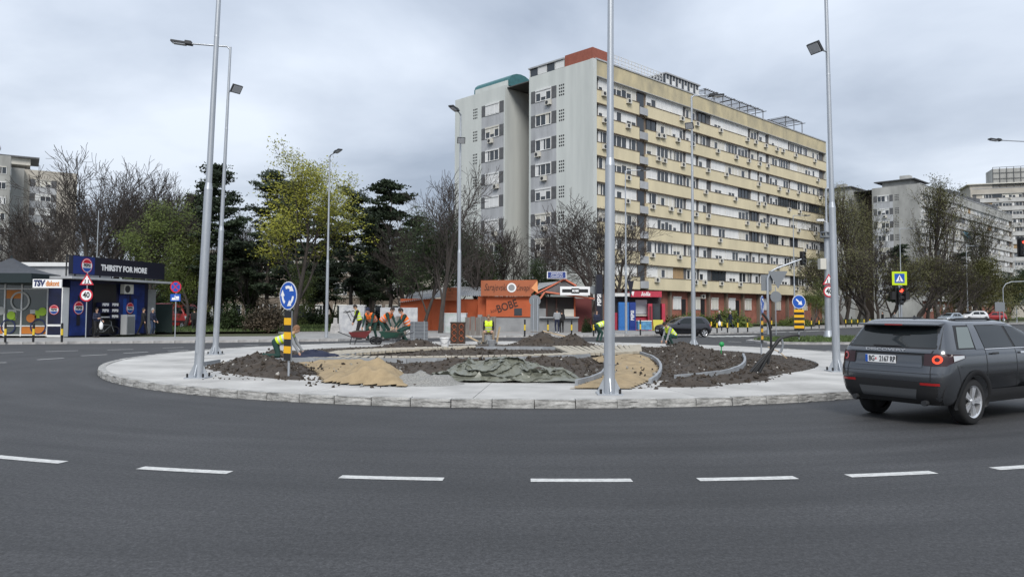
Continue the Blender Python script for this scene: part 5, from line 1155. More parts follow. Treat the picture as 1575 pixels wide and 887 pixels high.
small_car('dark grey hatchback waiting beside the snack kiosk', (G(1089, 517.5).x, G(1089, 517.5).y, 0), math.atan2(dirn.y, dirn.x), P_GR, name='hatchback')
P_WH = mat('white_car_paint', (.62, .63, .64), .25, coat=.6); P_SI = mat('silver_car_paint', (.34, .38, .42), .3, metal=.4, coat=.6); P_RD = mat('red_car_paint', (.33, .025, .025), .25, coat=.7)
c_ = at(1516, 116, 0); small_car('white parked SUV on the right verge', (c_.x, c_.y, .5), PI+.1, P_WH, 1, True)
c_ = at(1545, 120, 0); small_car('red parked car at the right verge', (c_.x, c_.y, .5), PI-.05, P_RD)
c_ = at(1474, 106, 0); small_car('pale silver car half hidden behind the dark SUV roof', (c_.x, c_.y, .35), PI+.5, P_SI)
# ---- red van
vA = at(301, 72, 0)
tabv = [(.3, .1, 5.3, .93), (.5, .0, 5.4, 1.0), (.9, .0, 5.38, 1.02), (1.15, .0, 5.2, 1.02), (1.3, .01, 4.9, 1.02), (1.4, .02, 4.62, 1.01), (1.9, .04, 4.25, .98), (2.25, .08, 3.9, .94), (2.38, .15, 3.5, .86), (2.42, .5, 3.0, .7)]
van = Car('delivery_van', 'red delivery van parked behind the dark green fence', (vA.x-4.3, vA.y+2.2, 0), math.radians(-28), tabv, mat('van_red', (.36, .03, .03), .35, coat=.5), (.95, 4.3), .35, .22, 1.85, p=18, q=8, cat='van')
van.patch('windscreen', [(-.85, 1.42), (.85, 1.42), (.75, 2.12), (-.75, 2.12)], M_CGL, 'f', .01); van.patch('front_bumper', [(-.95, .32), (.95, .32), (.95, .78), (-.95, .78)], M_TRIM, 'f', .012); van.patch('bonnet_badge', [(-.5, .82), (.5, .82), (.5, .98), (-.5, .98)], M_TRIM, 'f', .012)
for sy in (-1, 1):
    van.patch('side_glass', [(3.2, 1.45), (4.45, 1.42), (4.05, 2.0), (3.2, 2.02)], M_CGL, sy, .01); van.patch('headlight', [(4.85, .88), (5.22, .86), (5.05, 1.15), (4.75, 1.22)], M_CLR, sy, .012, nu=6, nv=3)
    van.patch('side_trim', [(.3, .62), (5.0, .62), (5.0, .76), (.3, .76)], M_TRIM, sy, .012, nu=20, nv=1); m = MB(); m.box((4.25, sy*1.18, 1.6), (.12, .2, .36)); m.build('wing_mirror', M_TRIM, van.root)
# ============================================================ people
M_SKIN = mat('skin', (.50, .30, .21), .6); M_HAIRD = mat('hair_dark', (.025, .018, .014), .8); M_HAIRB = mat('hair_ginger', (.20, .10, .05), .8); M_HAIRG = mat('hair_grey', (.35, .33, .31), .8)
M_VY = mat('vest_yellow', (.62, .80, .02), .6); M_VO = mat('vest_orange', (.85, .17, .02), .6); M_REFL = mat('reflective_tape', (.55, .56, .57), .35)
M_GRN = mat('work_green', (.010, .042, .033), .85); M_NVY = mat('cloth_navy', (.015, .02, .045), .85); M_BLK = mat('cloth_black', (.012, .012, .013), .85); M_GRYC = mat('cloth_grey', (.26, .27, .28), .85)
M_KHA = mat('cloth_khaki', (.27, .21, .15), .85); M_MAR = mat('cloth_maroon', (.16, .015, .02), .85); M_SHOE = mat('shoe', (.03, .026, .022), .7); M_JEAN = mat('jeans', (.03, .05, .10), .85); M_WSHOE = mat('shoe_white', (.6, .6, .6), .6)
def ik(a, b, l1, l2, hint):
    a, b = Vector(a), Vector(b); d = b-a; L = min(d.length, (l1+l2)*.999); d = d.normalized() if d.length > 1e-6 else Vector((0, 0, -1)); b = a+d*L
    x = (l1*l1-l2*l2+L*L)/(2*L); h = math.sqrt(max(0, l1*l1-x*x)); n = Vector(hint)-d*Vector(hint).dot(d); n.normalize(); return a+d*x+n*h, b
def person(label, loc, rz, pelvis=(0, 0, .95), lean=0.0, twist=0.0, hands=((-.25, .05, .78), (.25, .05, .78)), feet=((-.1, 0, 0), (.1, 0, 0)), head_pitch=0.0, top=M_NVY, legs=M_BLK, shoes=M_SHOE, hair=M_HAIRD, vest=None, sleeves=None, cap=None, knee=(0, 1, 0), elbow=(0, -1, -.3), scale=1.0, group='people', head_yaw=0.0):
    """local frame: y forward, x right, z up"""
    root = thing('person', label, 'person', loc, rz, group); root.scale = (scale,)*3; sleeves = sleeves or top
    P = Vector(pelvis); up = Vector((0, math.sin(lean), math.cos(lean))); fwd = Vector((0, math.cos(lean), -math.sin(lean)))
    ch = P+up*.33+fwd*.02; nk = P+up*.52; hl = lean*.55+head_pitch; hu = Vector((math.sin(head_yaw)*0, math.sin(hl), math.cos(hl))); hfw = Vector((0, math.cos(hl), -math.sin(hl)))
    hd = nk+(up*.5+hu*.5).normalized()*.085+hu*.10
    B = []                                          # (region, a, b, ra, rb)
    seg = lambda reg, a, b, ra, rb: B.append((reg, Vector(a), Vector(b), ra, rb))
    X = Vector((1, 0, 0))
    for sx in (-1, 1):
        seg('torso', P+X*sx*.075, ch+X*sx*.09, .115, .125); seg('torso', ch+X*sx*.09, nk+X*sx*.125-up*.07, .12, .085)
        seg('torso', P+X*sx*.05+up*.12, nk-up*.1+X*sx*.03, .11, .1)
        sh = nk+X*sx*.185-up*.055; hn = Vector(hands[0 if sx < 0 else 1]); el, hn = ik(sh, hn, .30, .27, Vector((sx*.35, elbow[1], elbow[2])))
        seg('arm', sh, el, .066, .05); seg('arm', el, hn, .05, .036)
        hdir = (hn-el).normalized(); seg('skin', hn, hn+hdir*.075, .034, .036)
        hipj = P+X*sx*.095-up*.03; ft = Vector(feet[0 if sx < 0 else 1]); an = ft+Vector((0, -.05, .085)); kn, an = ik(hipj, an, .44, .42, Vector((knee[0]+sx*.15, knee[1], knee[2])))
        seg('leg', hipj, kn, .098, .066); seg('leg', kn, an, .066, .05)
        seg('shoe', an-Vector((0, .02, .035)), an+Vector((0, .17, -.05)), .05, .038)
        # fingers
    seg('skin', nk-up*.04, hd-hu*.03, .056, .054)
    m = MB()
    for reg, a, b, ra, rb in B:
        m.cyl(a, b, ra, rb, 10, caps=True); m.ell(a, (ra,)*3, 0, 10, 6); m.ell(b, (rb,)*3, 0, 10, 6)
    Rh = Matrix((X, hfw, hu)).transposed() @ Matrix.Rotation(head_yaw, 3, 'Z')
    m.ell(hd, (.076, .095, .118), 0, 14, 10, Rh); m.ell(hd+Rh @ Vector((0, .035, -.05)), (.055, .06, .065), 0, 10, 8, Rh); m.ell(hd+Rh @ Vector((0, .098, -.01)), (.014, .022, .026), 0, 8, 6, Rh)
    for sx in (-1, 1): m.ell(hd+Rh @ Vector((sx*.078, -.005, -.01)), (.012, .022, .032), 0, 6, 5, Rh)
    me = m.mesh('body', M_SKIN); o = ob('body', me, root); md = o.modifiers.new('r', 'REMESH'); md.mode = 'VOXEL'; md.voxel_size = .017; md.use_smooth_shade = True
    sm = o.modifiers.new('s', 'SMOOTH'); sm.iterations = 3; sm.factor = .5
    dg = bpy.context.evaluated_depsgraph_get(); nm = bpy.data.meshes.new_from_object(o.evaluated_get(dg)); o.modifiers.clear(); o.data = nm
    mats = [M_SKIN, top, sleeves, legs, shoes, M_BLACK]; nm.materials.clear()
    for x in mats: nm.materials.append(x)
    ri = {'skin': 0, 'torso': 1, 'arm': 2, 'leg': 3, 'shoe': 4}; mi = []; vf = []
    for f in nm.polygons:
        c = f.center; best = (9, 'skin')
        if (c-hd).length < .15 and (c-hd).dot(hu) > -.13: best = (0, 'skin')
        else:
            for reg, a, b, ra, rb in B:
                d = b-a; t = max(0, min(1, (c-a).dot(d)/d.dot(d))); q = (c-a-d*t).length-(ra+(rb-ra)*t)
                if q < best[0]-1e-4: best = (q, reg)
        reg = best[1]
        if reg == 'torso' and (c-P).dot(up) < .03: reg = 'leg'
        mi.append(ri[reg]); 
        if reg == 'torso': vf.append(f.index)
    nm.polygons.foreach_set('material_index', mi); nm.polygons.foreach_set('use_smooth', [True]*len(mi))
    # fingers and eyes ride on the same mesh
    bm = bmesh.new(); bm.from_mesh(nm); ex = MB()
    for sx in (-1, 1):
        hseg = [b for b in B if b[0] == 'skin'][0 if sx < 0 else 1]; d = (hseg[2]-hseg[1]).normalized(); s1 = d.cross(Vector((0, 1, .3))).normalized(); s2 = d.cross(s1)
        for k, L in enumerate((.06, .072, .068, .05)):
            b0 = hseg[2]+s1*(k-1.5)*.019; mid_ = b0+d*L*.6+s2*.012; ex.tube([b0, mid_, mid_+d*L*.35+s2*.03], [.0095, .009, .007], 5)
        b0 = hseg[1]+s1*.03; ex.tube([b0, b0+d*.035+s1*.03, b0+d*.075+s1*.035+s2*.015], [.012, .011, .008], 5)
    for sx in (-1, 1): ex.ell(hd+Rh @ Vector((sx*.032, .087, .018)), (.011, .008, .007), 5, 6, 4, Rh)
    ex.box(hd+Rh @ Vector((0, .094, -.055)), (.036, .008, .006), 5, Rh)
    em = ex.mesh('x', mats); bm.from_mesh(em); bm.to_mesh(nm); bm.free(); bpy.data.meshes.remove(em)
    # hair / cap
    hm = MB(); nu, nv = 14, 7; V = []
    for j in range(nv+1):
        for i in range(nu):
            t = 2*PI*i/nu; lim = 1.25 if math.sin(t) > .5 else (1.75 if math.sin(t) > -.2 else 2.1); ph = lim*j/nv; k = 1.10 if not cap else 1.15
            V.append(hd+Rh @ Vector((.078*k*math.sin(ph)*math.cos(t), .097*k*math.sin(ph)*math.sin(t)-.006, .119*k*math.cos(ph))))
    hm.add(V, [(j*nu+i, (j+1)*nu+i, (j+1)*nu+(i+1) % nu, j*nu+(i+1) % nu) for j in range(nv) for i in range(nu)], 0, True); hm.build('cap' if cap else 'hair', cap or hair, root)
    if vest:                                        # sleeveless vest laid over the torso
        nm.update(); vs = {}; V = []; F = []; MI_ = []
        for fi in vf:
            f = nm.polygons[fi]; ids = []
            for v in f.vertices:
                if v not in vs: vs[v] = len(V); V.append(nm.vertices[v].co+nm.vertices[v].normal*.016)
                ids.append(vs[v])
            h = (f.center-P).dot(up); F.append(ids); MI_.append(1 if (.10 < h < .15 or .22 < h < .27) else 0)
        mv = MB(); mv.v = [tuple(v) for v in V]; mv.f = F; mv.m = MI_; mv.sm = [True]*len(F); mv.build('vest', [vest, M_REFL], root)
    return root
FL = lambda dx, y0=0: ((-.1-dx, y0, 0), (.1+dx, y0, 0))
g1 = 'workers on the roundabout'
# kneeling worker at left behind the striped sign, facing right
p = G(437, 553, .16); person('worker in yellow vest and grey hood kneeling behind the striped sign', (p.x-.15, p.y, .22), -PI/2+.1, (0, -.1, .48), 1.15, 0, ((-.2, .72, .05), (.22, .66, .03)), ((-.14, -.45, 0), (.16, -.35, 0)), -.25, M_GRYC, M_GRN, vest=M_VY, sleeves=M_GRYC, hair=M_HAIRB, group=g1, scale=1.12)
# group with wheelbarrows
p = at(554, 39.2); person('worker in yellow vest standing with his back to the wheelbarrows', (p.x, p.y, .3), PI*.6, (0, 0, .93), .3, 0, ((-.2, .35, .75), (.2, .35, .72)), FL(.05), .3, M_BLK, M_BLK, vest=M_VY, group=g1, scale=1.05)
p = at(573, 38.6); person('worker in orange vest bending over the red wheelbarrow', (p.x, p.y, .28), PI-.3, (0, -.12, .84), .95, 0, ((-.2, .62, .38), (.22, .55, .32)), FL(.1), 0, M_GRN, M_GRN, vest=M_VO, cap=M_NVY, group=g1, scale=1.18)
p = at(592, 38.4); person('worker in orange vest bending over the green wheelbarrow', (p.x, p.y, .28), -PI*.62, (0, -.12, .84), .9, 0, ((-.2, .6, .4), (.22, .55, .38)), FL(.1), 0, M_GRN, M_GRN, vest=M_VO, group=g1, scale=1.18)
p = at(626, 37.6); person('worker in orange vest crouching beside the wrapped paver stack', (p.x, p.y, .28), PI*.62, (0, -.1, .62), .5, 0, ((-.2, .5, .45), (.2, .5, .5)), FL(.12, .1), .3, M_GRN, M_GRN, vest=M_VO, group=g1, scale=1.22)
# sitting man
p = at(752, 38.2); person('man in yellow vest sitting on a block with hands on his knees', (p.x, p.y, .18), PI, (0, 0, .52), .22, 0, ((-.18, .42, .58), (.18, .42, .58)), ((-.24, .48, 0), (.24, .46, 0)), .1, M_MAR, M_KHA, vest=M_VY, sleeves=M_BLK, hair=M_HAIRB, knee=(0, .6, 1), group=g1, scale=1.08)
m = MB(); m.box((p.x, p.y+.02, .36), (.5, .4, .4)); tag(m.build('seat_block', M_EDGE), 'concrete block under the sitting man in yellow vest', 'block')
p = at(925, 39.5); person('worker in yellow vest bent low behind the near lamp post', (p.x-.1, p.y, .2), -PI*.40, (0, -.15, .84), 1.2, 0, ((-.2, .62, .1), (.22, .55, .08)), FL(.12), 0, M_GRN, M_GRN, vest=M_VY, group=g1)
p = at(1033, 35.6); person('worker in yellow vest crouching behind the right soil heap', (p.x, p.y, .22), PI*.62, (0, -.12, .42), .75, 0, ((-.2, .45, .12), (.2, .42, .1)), ((-.16, .12, 0), (.16, .06, 0)), .35, M_GRYC, M_GRN, vest=M_VY, hair=M_HAIRD, knee=(0, .8, .6), group=g1, scale=1.05)
# passers-by
walk = dict(feet=((-.09, .30, 0), (.09, -.30, 0)), hands=((-.25, -.18, .82), (.25, .22, .85)))
p = at(150, 45.3); person('man in dark jacket standing with a white bag before the kiosk', (p.x, p.y, .12), -PI/2-.3, hands=((-.2, .25, 1.0), (.2, .3, 1.15)), top=M_NVY, legs=M_BLK, hair=M_HAIRD, group='people by the drinks kiosk')
m = MB(); m.ell((p.x+.34, p.y-.1, .82), (.12, .1, .24), 0, 8, 6); m.tube([(p.x+.32, p.y-.1, 1.0), (p.x+.3, p.y-.1, 1.15)], .02, 5); tag(m.build('carrier_bag', M_SWH), 'white plastic bag held by the man at the drinks kiosk', 'bag')
p = at(222, 50); person('man in black walking past the dark blue poster wall', (p.x, p.y, .12), -PI/2, top=M_BLK, legs=M_BLK, group='people by the drinks kiosk', **walk)
p = at(236, 50.5); person('person in dark coat and pale hat beside the green fence', (p.x, p.y, .12), -PI/2-.2, top=M_NVY, legs=M_JEAN, cap=M_GRYC, group='people by the drinks kiosk', hands=((-.2, .2, .9), (.2, .25, .95)))
p = at(300, 60); person('person in black standing in front of the red van', (p.x, p.y, .12), .4, top=M_BLK, legs=M_BLK, group='people by the drinks kiosk')
p = at(857, 59.5); person('customer in pale grey top at the grill window', (p.x, p.y, .1), .15, top=M_GRYC, legs=M_NVY, shoes=M_WSHOE, group='people at the grill', hands=((-.2, .25, 1.0), (.2, .25, 1.02)), scale=1.08)
p = at(864, 60.2); person('customer in dark clothes half hidden at the grill window', (p.x, p.y, .1), .1, top=M_BLK, legs=M_BLK, group='people at the grill', hands=((-.2, .25, 1.0), (.2, .25, 1.02)))
p = at(918, 58.5); person('person in dark jacket beside the vertical banner', (p.x, p.y, .1), PI, top=M_NVY, legs=M_BLK, group='people at the grill')
p = at(1106, 77); person('pedestrian in black with a white bag on the right pavement', (p.x, p.y, .12), PI/2, top=M_BLK, legs=M_BLK, hair=M_HAIRG, group='pedestrians at right', **walk)
m = MB(); m.ell((p.x-.05, p.y-.3, .6), (.16, .1, .26), 0, 8, 6); m.tube([(p.x-.05, p.y-.3, .8), (p.x-.05, p.y-.27, .95)], .02, 5); tag(m.build('carrier_bag', M_SWH), 'white bag carried by the pedestrian on the right pavement', 'bag')
p = at(1123, 77); person('pedestrian in dark jacket striding away on the right pavement', (p.x, p.y, .12), PI/2, top=M_NVY, legs=M_NVY, hair=M_HAIRG, group='pedestrians at right', **walk)
p = at(1357, 92); person('distant person in black beyond the dark SUV', (p.x, p.y, .12), PI/2, top=M_BLK, legs=M_BLK, group='pedestrians at right')
p = at(1375, 94); person('distant person in pale jacket left of the crossing sign', (p.x, p.y, .12), -PI/2, top=M_GRYC, legs=M_JEAN, group='pedestrians at right', **walk)
# ============================================================ trees
import numpy as np
M_BARK = mat('bark', (0.055, 0.046, 0.040), 0.95, var=0.35, vscale=4, bump=.6, bscale=18, stretch=(1, 1, .3))
M_TWIG = mat('twigs', (0.052, 0.043, 0.038), 0.95)
M_TWIG2 = mat('twigs_budding', (0.14, 0.125, 0.085), 0.95)
def leafmat(n, a, b):
    m = mat(n, a, .65, var=.5, vscale=.55, col2=b, spec=.25); p = m.node_tree.nodes['Principled BSDF']; p.inputs['Subsurface Weight'].default_value = 0; return m
L_YEL = leafmat('leaf_yellow_green', (.26, .255, .030), (.14, .15, .018)); L_GRN = leafmat('leaf_spring_green', (.105, .135, .026), (.045, .065, .014)); L_DRK = leafmat('leaf_dark_green', (.040, .062, .020), (.016, .028, .010))
L_PINE = leafmat('pine_needles', (.036, .053, .028), (.015, .024, .013)); L_OLV = leafmat('leaf_olive', (.135, .135, .05), (.075, .075, .032)); L_BRN = leafmat('shrub_brown', (.075, .055, .035), (.035, .030, .02))
class TB:
    def __init__(s): s.V = []; s.F = []; s.n = 0
    def seg(s, a, b, ra, rb, k):
        d = (b-a); L = d.length
        if L < 1e-5: return
        d /= L; u = d.orthogonal().normalized(); v = d.cross(u); o = s.n
        for p, r in ((a, ra), (b, rb)):
            for i in range(k): t = 2*PI*i/k; s.V.append(p+u*(r*math.cos(t))+v*(r*math.sin(t)))
        s.F += [(o+i, o+(i+1) % k, o+k+(i+1) % k, o+k+i) for i in range(k)]; s.n += 2*k
def grow(rg, H, trunk_h, r0, spread, levels, nb, lean=(0, 0), up=.35, droop=0.0, minr=.012, lenf=.62):
    """returns (trunk builder, twig builder, tips)"""
    T, W, tips = TB(), TB(), []
    def branch(p, d, L, r, lev):
        n = 4 if lev < 2 else 3; pts = [p]; dd = d.copy(); q = p.copy(); rs = [r]
        for i in range(n):
            dd = (dd+Vector((rg.gauss(0, .16), rg.gauss(0, .16), rg.gauss(0, .10)+up*.12-droop*.1*lev))).normalized(); q = q+dd*(L/n); pts.append(q.copy()); rs.append(max(minr, r*(1-.62*(i+1)/n)))
        k = 7 if lev == 0 else (5 if lev == 1 else 3)
        for i in range(n): (T if lev <= 1 else W).seg(pts[i], pts[i+1], rs[i], rs[i+1], k)
        if lev >= levels: tips.append((pts[-1], dd)); tips.append((pts[n//2], dd)); return
        cnt = nb[min(lev, len(nb)-1)]
        for j in range(cnt):
            t = (.30+.70*(j+rg.random()*.8)/cnt) if lev > 0 else (trunk_h+(1-trunk_h)*(j+rg.random()*.5)/cnt); t = min(.99, t); f = t*n; i = min(int(f), n-1); b0 = pts[i].lerp(pts[i+1], f-i)
            a = rg.random()*6.283+j*2.4; ax = dd.orthogonal().normalized(); ax = Matrix.Rotation(a, 3, dd) @ ax; ang = spread*rg.uniform(.65, 1.25)*(1.0-.35*t if lev == 0 else 1)
            nd_ = (dd*math.cos(ang)+ax*math.sin(ang)+Vector((0, 0, up*.4))).normalized(); branch(b0, nd_, L*lenf*rg.uniform(.7, 1.15)*(1.15-.45*t if lev == 0 else 1), max(minr, (rs[i]*(1-(f-i))+rs[i+1]*(f-i))*.58), lev+1)
        if lev > 0: branch(pts[-1], dd, L*.5, max(minr, rs[-1]), min(levels, lev+1))
    branch(Vector((0, 0, -.1)), Vector((lean[0], lean[1], 1)).normalized(), H*.72, r0, 0)
    return T, W, tips
def tmesh(tb, name, mt):
    me = bpy.data.meshes.new(name); me.from_pydata([tuple(v) for v in tb.V], [], tb.F); me.materials.append(mt); me.polygons.foreach_set('use_smooth', [True]*len(tb.F)); return me
def leaves(rg, tips, per, spread, size, mt, extra=None, name='crown', flat=.0):
    V = []; F = []
    for p, d in tips:
        for k in range(per):
            c = p+Vector((rg.gauss(0, spread), rg.gauss(0, spread), rg.gauss(0, spread*(.7 if not flat else flat)))); a = Vector((rg.gauss(0, 1), rg.gauss(0, 1), rg.gauss(0, 1))).normalized(); b = a.orthogonal().normalized(); s = size*rg.uniform(.5, 1.3)
            o = len(V); V += [c-a*s, c+b*s*.55, c+a*s, c-b*s*.55]; F.append((o, o+1, o+2, o+3))
    if extra is not None:
        o = len(V); V += extra.V; F2 = [tuple(i+o for i in f) for f in extra.F]
    else: F2 = []
    me = bpy.data.meshes.new(name); me.from_pydata([tuple(v) for v in V], [], F+F2); me.materials.append(mt); me.materials.append(M_TWIG)
    me.polygons.foreach_set('material_index', [0]*len(F)+[1]*len(F2)); return me
TV = {}
def bare(k, seed, H=14, th=.28, spread=.75, nb=(8, 6, 5, 4), levels=4, lean=(0, 0), twig=M_TWIG, minr=.019, up=.3, r0=.3, bud=0):
    rg = random.Random(seed); T, W, tips = grow(rg, H, th, r0, spread, levels, nb, lean, up, minr=minr); TV[k] = (tmesh(T, 'trunk', M_BARK), tmesh(W, 'crown', twig) if not bud else leaves(rg, tips, bud, .3, .09, L_OLV, W))
def leafy(k, seed, mt, H=12, th=.25, per=9, spread=.28, size=.10, nb=(7, 5, 4), levels=3, sp=.8, lean=(0, 0), r0=.25, up=.3, droop=0):
    rg = random.Random(seed); T, W, tips = grow(rg, H, th, r0, sp, levels, nb, lean, up, droop); TV[k] = (tmesh(T, 'trunk', M_BARK), leaves(rg, tips, per, spread, size, mt, W))
def pine(k, seed, H=16, dens=1.0, th=.3, wid=2.6):
    rg = random.Random(seed); T, W = TB(), TB(); tips = []; pts = [Vector((rg.gauss(0, .05)*i, rg.gauss(0, .05)*i, H*i/8-.1)) for i in range(9)]
    for i in range(8): T.seg(pts[i], pts[i+1], .24*(1-i/8.5), .24*(1-(i+1)/8.5), 7)
    n = int(64*dens)
    for j in range(n):
        t = th+(1-th)*(j+rg.random())/n; f = t*8; i = min(7, int(f)); b = pts[i].lerp(pts[i+1], f-i); a = rg.random()*6.28; L = wid*(1.0-.75*(t-th)/(1-th))*rg.uniform(.55, 1.25)*(.6+.4*min(1, (t-th)*5))
        d = Vector((math.cos(a), math.sin(a), rg.uniform(.0, .4))); q = b.copy(); prev = q
        for s in range(4):
            q = q+d.normalized()*L/4; d.z += rg.uniform(-.05, .3); (T if s == 0 else W).seg(prev, q, .05*(1-s/5), .05*(1-(s+1)/5), 3); prev = q.copy()
            if s >= 1:
                for e_ in range(3): tips.append((q+Vector((rg.gauss(0, .3), rg.gauss(0, .3), rg.gauss(0, .1))), d))
    V = TB(); me_l = leaves(rg, tips, 30, .30, .16, L_PINE, W, flat=.2); TV[k] = (tmesh(T, 'trunk', M_BARK), me_l)
bare('b1', 1, r0=.34); bare('b2', 2, spread=.62, nb=(9, 6, 5, 3)); bare('b3', 3, H=11, th=.2, spread=.85, nb=(9, 6, 5, 3)); bare('b4', 14, H=13, th=.18, spread=.55, nb=(10, 6, 5, 3), up=.5)
bare('bo', 5, H=10, th=.12, spread=.6, nb=(10, 5, 4, 3), up=.45, twig=M_TWIG2, minr=.014, bud=2); bare('pop', 6, H=17, th=.12, spread=.33, nb=(22, 5, 3), levels=3, up=.9, twig=M_TWIG2, minr=.016, r0=.26, bud=9)
leafy('g1', 21, L_GRN, per=30, spread=.42, size=.11); leafy('g2', 22, L_YEL, H=15, per=27, spread=.40, size=.12, th=.24, nb=(9, 5, 4)); leafy('g3', 23, L_DRK, per=34, spread=.5, size=.12); leafy('g4', 24, L_GRN, H=10, per=24, th=.16, spread=.45); leafy('ol', 25, L_OLV, H=9, per=26, spread=.5, size=.13, th=.1, sp=.95, droop=.5)
leafy('iv', 26, L_DRK, H=9, per=34, spread=.5, size=.12, th=.1, sp=.5)
pine('p1', 31, 16, 1, .26, 3.4); pine('p2', 32, 15, .95, .2, 3.9); pine('p3', 33, 14, .85, .26, 3.2)
def shrub(k, seed, mt, wid, hgt, n):
    rg = random.Random(seed); T = TB(); tips = []
    for i in range(46):
        a = rg.random()*6.28; r = rg.random()**.5; p = Vector((math.cos(a)*r*wid, math.sin(a)*r*wid*.8, hgt*(1-.55*r*r)*rg.uniform(.35, 1.05))); T.seg(Vector((0, 0, 0)), p, .03, .01, 3); tips.append((p, p)); tips.append((p*.72, p)); tips.append((Vector((p.x, p.y, p.z*.5)), p))
    me = leaves(rg, tips, n, .2, .09, mt); me.name = 'foliage'; TV[k] = (tmesh(T, 'stems', M_BARK), me)
shrub('s1', 41, L_DRK, 1.3, 2.6, 26); shrub('s2', 42, L_BRN, 1.4, 2.4, 26); shrub('s3', 43, L_GRN, 1.5, 1.3, 24)
def tree(kind, label, px, depth, h, rz=0, lean=0, name='tree', grp='trees', base=0.0, wx=1.0, cat='tree'):
    a, b = TV[kind]; p = at(px, depth, base); root = thing(name, label, cat, p, rz, grp)
    zs = max(v.co.z for v in b.vertices); s = h/zs; root.scale = (s*wx, s*wx, s); root.rotation_euler = (0, lean, rz)
    ob(a.name.split('.')[0], a, root); ob(b.name.split('.')[0], b, root); return root
# left group
T_ = tree; gl = 'trees behind the drinks kiosk'
T_('b1', 'big bare spreading tree above the drinks kiosk roof sign', 122, 62, 14.8, .3, name='bare_tree', grp=gl)
T_('b2', 'tall bare tree right of the pale thin pole', 205, 70, 16.4, 1.9, name='bare_tree', grp=gl)
T_('b3', 'bare tree in front of the far left apartment block', 52, 66, 10.5, .9, name='bare_tree', grp=gl)
T_('b3', 'bare tree directly behind the glazed shop', 92, 82, 12.5, 2.9, name='bare_tree', grp=gl)
T_('b4', 'dense bare tree behind the no parking sign', 268, 78, 14.5, 4.2, name='bare_tree', grp=gl)
T_('g1', 'fresh green tree beside the drinks kiosk', 238, 60, 11.6, 1.2, name='leafy_tree', grp=gl, wx=.85)
T_('g4', 'small fresh green tree behind the red van', 285, 70, 9, 2.5, name='leafy_tree', grp=gl)
T_('b2', 'bare tree between the two left lamp posts', 312, 84, 13.5, .4, name='bare_tree', grp=gl)
gp = 'pines before the school'
T_('p1', 'dark pine directly behind the left lamp posts', 338, 72, 15.8, .2, name='pine_tree', grp=gp)
T_('p2', 'broad dark pine left of the yellow green tree', 412, 74, 15.7, 1.4, name='pine_tree', grp=gp)
T_('p1', 'dark pine half hidden behind the yellow green tree', 446, 80, 15.5, 2.4, name='pine_tree', grp=gp)
T_('p3', 'dark pine just right of the thin lamp post', 540, 72, 13.6, .8, name='pine_tree', grp=gp)
T_('p2', 'tall dark pine left of the orange hut', 600, 70, 14.0, 3.0, name='pine_tree', grp=gp)
T_('p3', 'smaller dark pine behind the tall white cabinet', 570, 84, 12.6, 4.0, name='pine_tree', grp=gp)
T_('g2', 'tall yellow green tree with new leaves behind the roundabout sign', 452, 60, 15.6, .7, .06, name='leafy_tree', grp='leafy trees')
T_('g4', 'low green tree under the pines beside the yellow green tree', 424, 64, 6.5, .7, name='leafy_tree', grp='leafy trees')
T_('b4', 'thin bare tree between the pines and the orange hut', 618, 66, 10, .2, name='bare_tree', grp=gp)
T_('g3', 'dark leafy tree above the left end of the orange hut', 650, 60, 10.4, 1.2, name='leafy_tree', grp='leafy trees', wx=.8)
T_('b1', 'leaning bare tree beside the orange hut wall', 678, 57, 13.5, 1.0, .17, name='bare_tree', grp='bare trees before the blocks', wx=.75)
T_('iv', 'ivy dark leafy tree behind the grill roof sign', 735, 76, 8.5, 2.0, name='leafy_tree', grp='leafy trees')
T_('b4', 'bare tree before the pale end wall, left of the blue sign', 775, 78, 11.5, .2, name='bare_tree', grp='bare trees before the blocks')
T_('b2', 'bare tree before the pale end wall, above the grill gable', 838, 78, 11.8, 1.7, name='bare_tree', grp='bare trees before the blocks')
T_('iv', 'ivy covered dark tree behind the blue grill sign', 822, 74, 7.2, .5, name='leafy_tree', grp='leafy trees')
T_('b3', 'wide bare tree at the yellow block corner behind the banner', 918, 66, 12.6, 1.1, name='bare_tree', grp='bare trees before the blocks', wx=1.1)
T_('b1', 'bare tree spreading over the snack kiosk', 960, 72, 11.6, 2.5, name='bare_tree', grp='bare trees before the blocks')
T_('g4', 'small budding tree before the right end of the yellow block', 1250, 88, 6.0, 1.0, name='leafy_tree', grp='leafy trees')
gu = 'low trees before the school'
